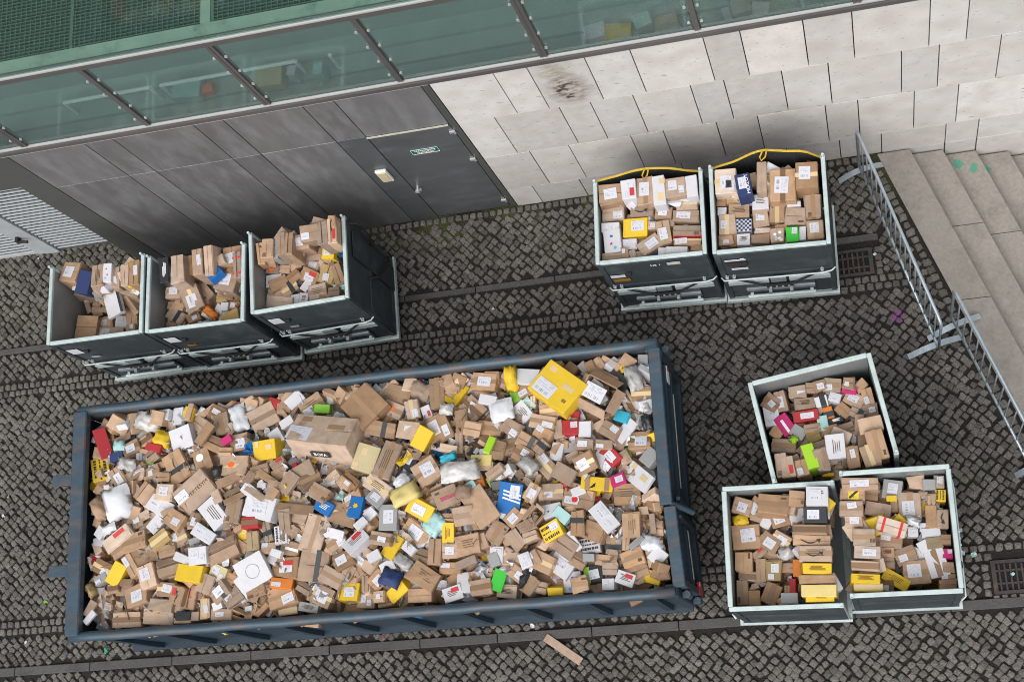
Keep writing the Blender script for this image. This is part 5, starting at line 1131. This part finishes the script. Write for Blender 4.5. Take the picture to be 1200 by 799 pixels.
    if 'x' in ft:
        bx = [((r.uniform(-.05, .05)*L, (.22-.11*k)*W, top+.0018), (L*r.uniform(.35, .6), max(.006, W*.035), .0012)) for k in range(4)]
        joined(o, 'printed_lines', {'y': 'ink_amber', 'b': 'ink_white', 'n': 'ink_white', 'u': 'ink_white'}.get(p['c'], 'ink_brown'), bx); lab.append('with printed lines')
    if 'v' in ft:
        bx = [((.28*L+.012*k, -.22*W, top+.0018), (.008, .03+.008*(k % 2), .0012)) for k in range(4)]; joined(o, 'printed_mark', 'ink_brown', bx); lab.append('with small dark mark')
    if 's' in ft:
        q_ = MB(); n = 10; w0 = min(L*.5, .2); pt = [((t-.5)*w0, -.16*w0*math.sin(math.pi*t)) for t in np.linspace(0, 1, n)]
        for (x1, y1), (x2, y2), k in zip(pt[:-1], pt[1:], range(n)):
            h1 = .008*(.3+math.sin(math.pi*min(1, k/(n-1)+.15)));  q_.add([(x1, y1-h1, 0), (x2, y2-h1, 0), (x2, y2+h1*.3, 0), (x1, y1+h1*.3, 0), (x1, y1-h1, .0012), (x2, y2-h1, .0012), (x2, y2+h1*.3, .0012), (x1, y1+h1*.3, .0012)], [(3, 2, 1, 0), (4, 5, 6, 7), (0, 1, 5, 4), (2, 3, 7, 6)])
        q_.prism([(w0*.5+.012, .012), (w0*.5-.03, .004), (w0*.5, -.026)][::-1], 0, .0012)
        q_.build('curved_arrow_mark', 'ink_black', o, loc=(-.05*L, .05*W, top+.0018)); lab.append('with curved arrow mark')
    if '3s' in ft:
        q_ = MB()
        for k in range(3): q_.box((-.05*L+k*.034, -.08*W, 0), (.016, W*.8, .0012), Matrix.Rotation(-.18, 3, 'Z'))
        so = q_.build('white_stripe', 'ink_white', o, loc=(0, 0, top+.0018)); so['label'] = 'three white stripes'; lab.append('with three white stripes')
    if 'Z' in ft:
        bx = []
        for k in range(3):
            xx = -.42*L
            while xx < .38*L:
                wl_ = r.uniform(.03, .12)*L; bx.append(((xx+wl_/2, (k-1)*.28*W, top+.0016), (wl_, W*(.16 if k != 1 else .08), .0012))); xx += wl_+r.uniform(.015, .05)*L
        bx += [((((s-1.5)*.25)*L, -W/2-.001, -H*.5), (L*r.uniform(.08, .2), .0014, H*.35)) for s in range(4)]
        tag(joined(o, 'black_print', 'ink_black', bx), kind='stuff'); lab.append('with black printed blocks')
    if 'Y1' in ft:
        q_ = MB(); q_.prism([(.03*(1 if k % 2 else .6)*math.cos(k*math.pi/6), .03*(1 if k % 2 else .6)*math.sin(k*math.pi/6)) for k in range(12)], 0, .0014); q_.build('yellow_emblem', 'card_yellow', o, loc=(.05*L, 0, top+.002)); lab.append('with yellow emblem')
    if 'o2' in ft:
        q_ = MB(); q_.tube([(.07*math.cos(k*math.pi/10), .07*math.sin(k*math.pi/10), 0) for k in range(21)], .0025, 4, False); q_.build('round_logo', 'card_grey', o, loc=(0, 0, top+.001)); lab.append('with faint round logo')
    for k, mname, wd in (('g2', 'card_green', 'with green end'), ('m2', 'card_pink', 'with pink strip'), ('w2', 'ink_white', 'with white print'), ('b2', 'card_black', 'with black border')):
        if k in ft:
            if k == 'b2': slab(o, 'border_strip', mname, (0, W*.42, top+.001), (L, W*.16, .0016))
            else: slab(o, 'coloured_strip', mname, (-.33*L if k == 'g2' else .1*L, -.05*W, top+.001), (L*.30 if k == 'g2' else L*.7, W*(.96 if k == 'g2' else .2), .0016))
            lab.append(wd)
    if 'yz' in ft:
        slab(o, 'warning_label', 'label_yellow', (.05*L, 0, top+.0015), (.09, .09, .0016)); slab(o, 'black_stripe', 'ink_black', (.05*L, 0, top+.0028), (.10, .02, .0012), .8); lab.append('with yellow black warning label')
    if 'chk' in ft:
        bx = [((-L/2+(i+.5)*L/10, -W/2+(k+.5)*W/6, top+.0012), (L/10, W/6, .0012)) for i in range(10) for k in range(6) if (i+k) % 2]; joined(o, 'chequer_print', 'card_navy', bx); lab.append('chequered navy')
    if 'dots' in ft:
        q_ = MB()
        for k in range(6): cx_, cy_ = (r.uniform(-.35, .35)*L, r.uniform(-.35, .35)*W); q_.prism([(cx_+.016*math.cos(t*.9), cy_+.016*math.sin(t*.9)) for t in range(7)], 0, .0012)
        q_.build('white_dots', 'ink_white', o, loc=(0, 0, top+.0012)); lab.append('with white dots')
    tx = next((f for f in ft if f.startswith('txt')), None)
    if tx:
        kind, body = tx.split('=')
        if kind == 'txtside':
            slab(o, 'dark_plate', 'ink_black', (0, -W/2-.008, -.17), (.22, .003, .075)); l_ = put('lettering', text_mesh(body, .06, 'ink_white'), o, (0, -W/2-.0105, -.17)); l_.rotation_euler = (math.pi/2, 0, 0); lab.append('lettered '+body)
        else:
            l_ = put('lettering', text_mesh(body, .085 if body == 'MERLOT' else .06, 'ink_white' if p['c'] == 'n' else 'ink_black'), o, (0 if body == 'MERLOT' else .13*L, .28*W if body == 'MERLOT' else .02*W, top+.0032))
            l_.rotation_euler = (0, 0, math.pi if body == 'MERLOT' else 0)
            xs_ = [v.co.x for v in l_.data.vertices]; k_ = min(1.6, L*.88/(max(xs_)-min(xs_))) if body == 'MERLOT' else 1.0; l_.scale = (k_, k_*.8, 1)
            lab.append('lettered '+body if body == 'MERLOT' else 'with dark lettering')
    vol = L*W
    size = 'huge' if vol > .45 else 'large' if vol > .11 else 'small' if vol < .028 else 'medium'
    shape = {'soft_mailer': 'soft bag', 'flat_card': 'flat card', 'open_carton': 'open carton'}.get(name, 'box')
    ratio = L/W
    if shape == 'box' and ratio > 1.75: shape = 'long box'
    p['desc'] = (size, CW[p['c']], shape, lab[:1])

# ---- labels: what it looks like, then beside which more striking parcel it lies
PLACE = dict(ct='in the long container', a='in the leftmost trolley', b='in the second trolley from left', c='in the trolley nearest the door', t1='in the knotted strap trolley', t2='in the trolley beside the small drain', d='in the askew trolley', e='in the bottom left trio trolley', f='in the trolley by the large drain')
GR2 = {k: ('parcels heaped in the long blue container' if k == 'ct' else 'parcels in the '+PLACE[k][7:]) for k in PLACE}
CATS = {'soft_mailer': 'mailer', 'flat_card': 'card', 'open_carton': 'open box', 'cardboard_box': 'cardboard box', 'parcel_box': 'parcel'}
def phrase(p, full=True):
    s, c, sh, lab = p['desc']; return ' '.join([s, c, sh]+(lab if full else []))
used = set()
for key in PLACE:
    G = [p for p in PARCELS if p['key'] == key]; cnt = {}
    for p in G: cnt[phrase(p)] = cnt.get(phrase(p), 0)+1
    for p in G: p['uniq'] = cnt[phrase(p)] == 1
    # short names for landmarks: the fewest words that still single the thing out
    for p in G:
        if p['uniq']:
            s, c, sh, lab = p['desc']
            for cand in (f'{c} {sh}', f'{s} {c} {sh}', phrase(p)):
                words = cand.split()
                if sum(all(w_ in phrase(o_).split() for w_ in words) for o_ in G) == 1 or cand == phrase(p): p['mark'] = cand; break
    marks = [p for p in G if p.get('mark')]
    for p in G:
        pl = PLACE[key]
        if p['uniq']: lab = f'{phrase(p)} {pl}'
        else:
            lab = None
            for m_ in sorted(marks, key=lambda o_: (o_['px']-p['px'])**2+(o_['py']-p['py'])**2)[:12]:
                dx, dy = p['px']-m_['px'], p['py']-m_['py']
                d_ = ('right of' if dx > 0 else 'left of') if abs(dx) > 1.3*abs(dy) else ('below' if dy > 0 else 'above') if abs(dy) > 1.3*abs(dx) else ('lower right of' if dx > 0 and dy > 0 else 'upper right of' if dx > 0 else 'lower left of' if dy > 0 else 'upper left of')
                cl = 'just ' if dx*dx+dy*dy < 900 else ''
                L_ = f"{phrase(p)} {cl}{d_} the {m_['mark']} {pl}"
                if len(L_.split()) > 16: L_ = f"{phrase(p, False)} {d_} the {m_['mark']} {pl}"
                if len(L_.split()) > 16: L_ = f"{phrase(p, False)} {d_} {m_['mark']} {pl.replace('in the ', 'in ')}"
                if len(L_.split()) <= 16 and L_ not in used: lab = L_; break
            if lab is None: lab = f'{phrase(p, False)} at {int(p["px"])} across, {pl}'
        used.add(lab); tag(p['ob'], lab, CATS[p['name']], GR2[key])

# ---- the countless parcels buried between and below, one mass per container
FM = ['kraft', 'kraft_pale', 'kraft_dark', 'paper_white', 'card_grey', 'card_yellow', 'label_paper', 'plastic_clear', 'card_black', 'card_red', 'card_blue']
FW = [42, 12, 12, 10, 5, 2.5, 7, 4, 2, 1.2, 1.2]
def fill_box(m, x, y, z, r, k=1.0, thin=False):
    m.mi = r.choices(range(len(FM)), FW)[0]
    d = (r.uniform(.10, .30)*k, r.uniform(.08, .22)*k, r.uniform(.05, .16) if not thin else r.uniform(.004, .03))
    R = Matrix.Rotation(r.uniform(0, 6.3), 3, 'Z') @ Matrix.Rotation(r.gauss(0, .28), 3, 'X') @ Matrix.Rotation(r.gauss(0, .28), 3, 'Y')
    m.chamfer((x, y, z), d, .005, R)
r = random.Random(5)
m = MB()
for layer, (dz, st_) in enumerate(((-.48, .22), (-.33, .18), (-.21, .125))):
    x = X0+.19
    while x < X1-.14:
        y = Y0+.16
        while y < Y1-.14:
            fill_box(m, x+r.uniform(-.05, .05), y+r.uniform(-.05, .05), heap(x, y)+dz+r.uniform(-.05, .04), r, .9 if layer == 2 else 1.1); y += st_
        x += st_
for k in range(90): fill_box(m, r.uniform(X0+.25, X1-.2), Y1-.13+r.uniform(-.03, .02), 1.36+r.uniform(-.06, .04), r, .75)
for k in range(30): fill_box(m, X0+.20+r.uniform(-.02, .05), r.uniform(Y0+.2, Y1-.2), 1.30+r.uniform(-.08, .05), r, .7)
for k in range(30): fill_box(m, X1-.13+r.uniform(-.03, .02), r.uniform(Y0+.2, Y1-.2), 1.34+r.uniform(-.08, .05), r, .7)
for k in range(420):
    x, y = r.uniform(X0+.22, X1-.22), r.uniform(Y0+.18, Y1-.18); fill_box(m, x, y, heap(x, y)-.095+r.uniform(-.03, .02), r, .5, r.random() < .45)
o = m.build('buried_parcels', FM); tag(o, 'mass of smaller parcels wedged between the others in the long container', 'parcels', None, 'stuff')
# torn card, crumpled wrapping and film between the parcels
SM = ['kraft', 'kraft_pale', 'kraft_dark', 'paper_white', 'plastic_clear', 'label_paper', 'plastic_white', 'card_grey', 'card_black', 'card_teal', 'card_yellow', 'card_red', 'card_blue', 'card_green']
SW = [34, 12, 14, 10, 12, 7, 6, 5, 4, 1.5, 1.5, 1, 1, .5]
def scrap(m, x, y, z, r, s):
    m.mi = r.choices(range(len(SM)), SW)[0]; n = 4; R = Matrix.Rotation(r.uniform(0, 6.3), 3, 'Z') @ Matrix.Rotation(r.gauss(0, .5), 3, 'X'); a_ = r.uniform(.6, 1.8); cr = r.choice((.05, .15, .35))
    P_ = [[R @ Vector(((i-1.5)*s*.33*a_+r.uniform(-.1, .1)*s, (j-1.5)*s*.33+r.uniform(-.1, .1)*s, r.uniform(-cr, cr)*s+(abs(i-1.5)*s*cr))) for j in range(n)] for i in range(n)]
    vs = [v+Vector((x, y, z)) for q in P_ for v in q]; vs += [v-Vector((0, 0, .003)) for v in vs]
    k = n*n; fs = [(i*n+j, (i+1)*n+j, (i+1)*n+j+1, i*n+j+1) for i in range(n-1) for j in range(n-1)]
    m.add(vs, fs+[tuple(q+k for q in f[::-1]) for f in fs])
m = MB()
for k in range(1100):
    x, y = r.uniform(X0+.22, X1-.2), r.uniform(Y0+.12, Y1-.12); scrap(m, x, y, heap(x, y)-r.uniform(.035, .15), r, r.uniform(.05, .12))
o = m.build('packing_scraps', SM); tag(o, 'torn card, crumpled wrapping and film between the parcels', 'packing scraps', None, 'stuff')
for key, t in TROL.items():
    m = MB(); s = t.scale; wx, wy = TW/2*s[0]-.14, TD/2*s[1]-.12
    pts = [p for p in PARCELS if p['key'] == key]
    for k in range(95):
        lx, ly = r.uniform(-wx, wx), r.uniform(-wy, wy+.06); c, q = math.cos(t.rotation_euler.z), math.sin(t.rotation_euler.z)
        x, y = t.location.x+lx*c-ly*q, t.location.y+lx*q+ly*c
        near = min(pts, key=lambda p: (p['cx'][0]-x)**2+(p['cx'][1]-y)**2)
        if key == 'a' and lx < -.12 and ly < .22 and not (lx < .0 and ly < -.2): continue
        fill_box(m, x, y, near['z']-r.uniform(.16, .75) if k > 40 else near['z']-r.uniform(.12, .22), r, .8)
    m2 = MB()
    for k in range(70 if key in ('a', 'b', 'c', 'd', 'e', 'f') else 8):
        lx, ly = r.uniform(-wx, wx), r.uniform(-wy, wy); x, y = t.location.x+lx*c-ly*q, t.location.y+lx*q+ly*c
        if key == 'a' and lx < -.12 and ly < .22: continue
        near = min(pts, key=lambda p: (p['cx'][0]-x)**2+(p['cx'][1]-y)**2); scrap(m2, x, y, near['z']-r.uniform(.08, .19), r, r.uniform(.04, .09))
    o = m2.build('packing_scraps', SM); tag(o, 'torn card and wrapping between the parcels '+PLACE[key], 'packing scraps', None, 'stuff')
    o = m.build('buried_parcels', FM); tag(o, 'parcels wedged below the visible ones '+PLACE[key], 'parcels', None, 'stuff')
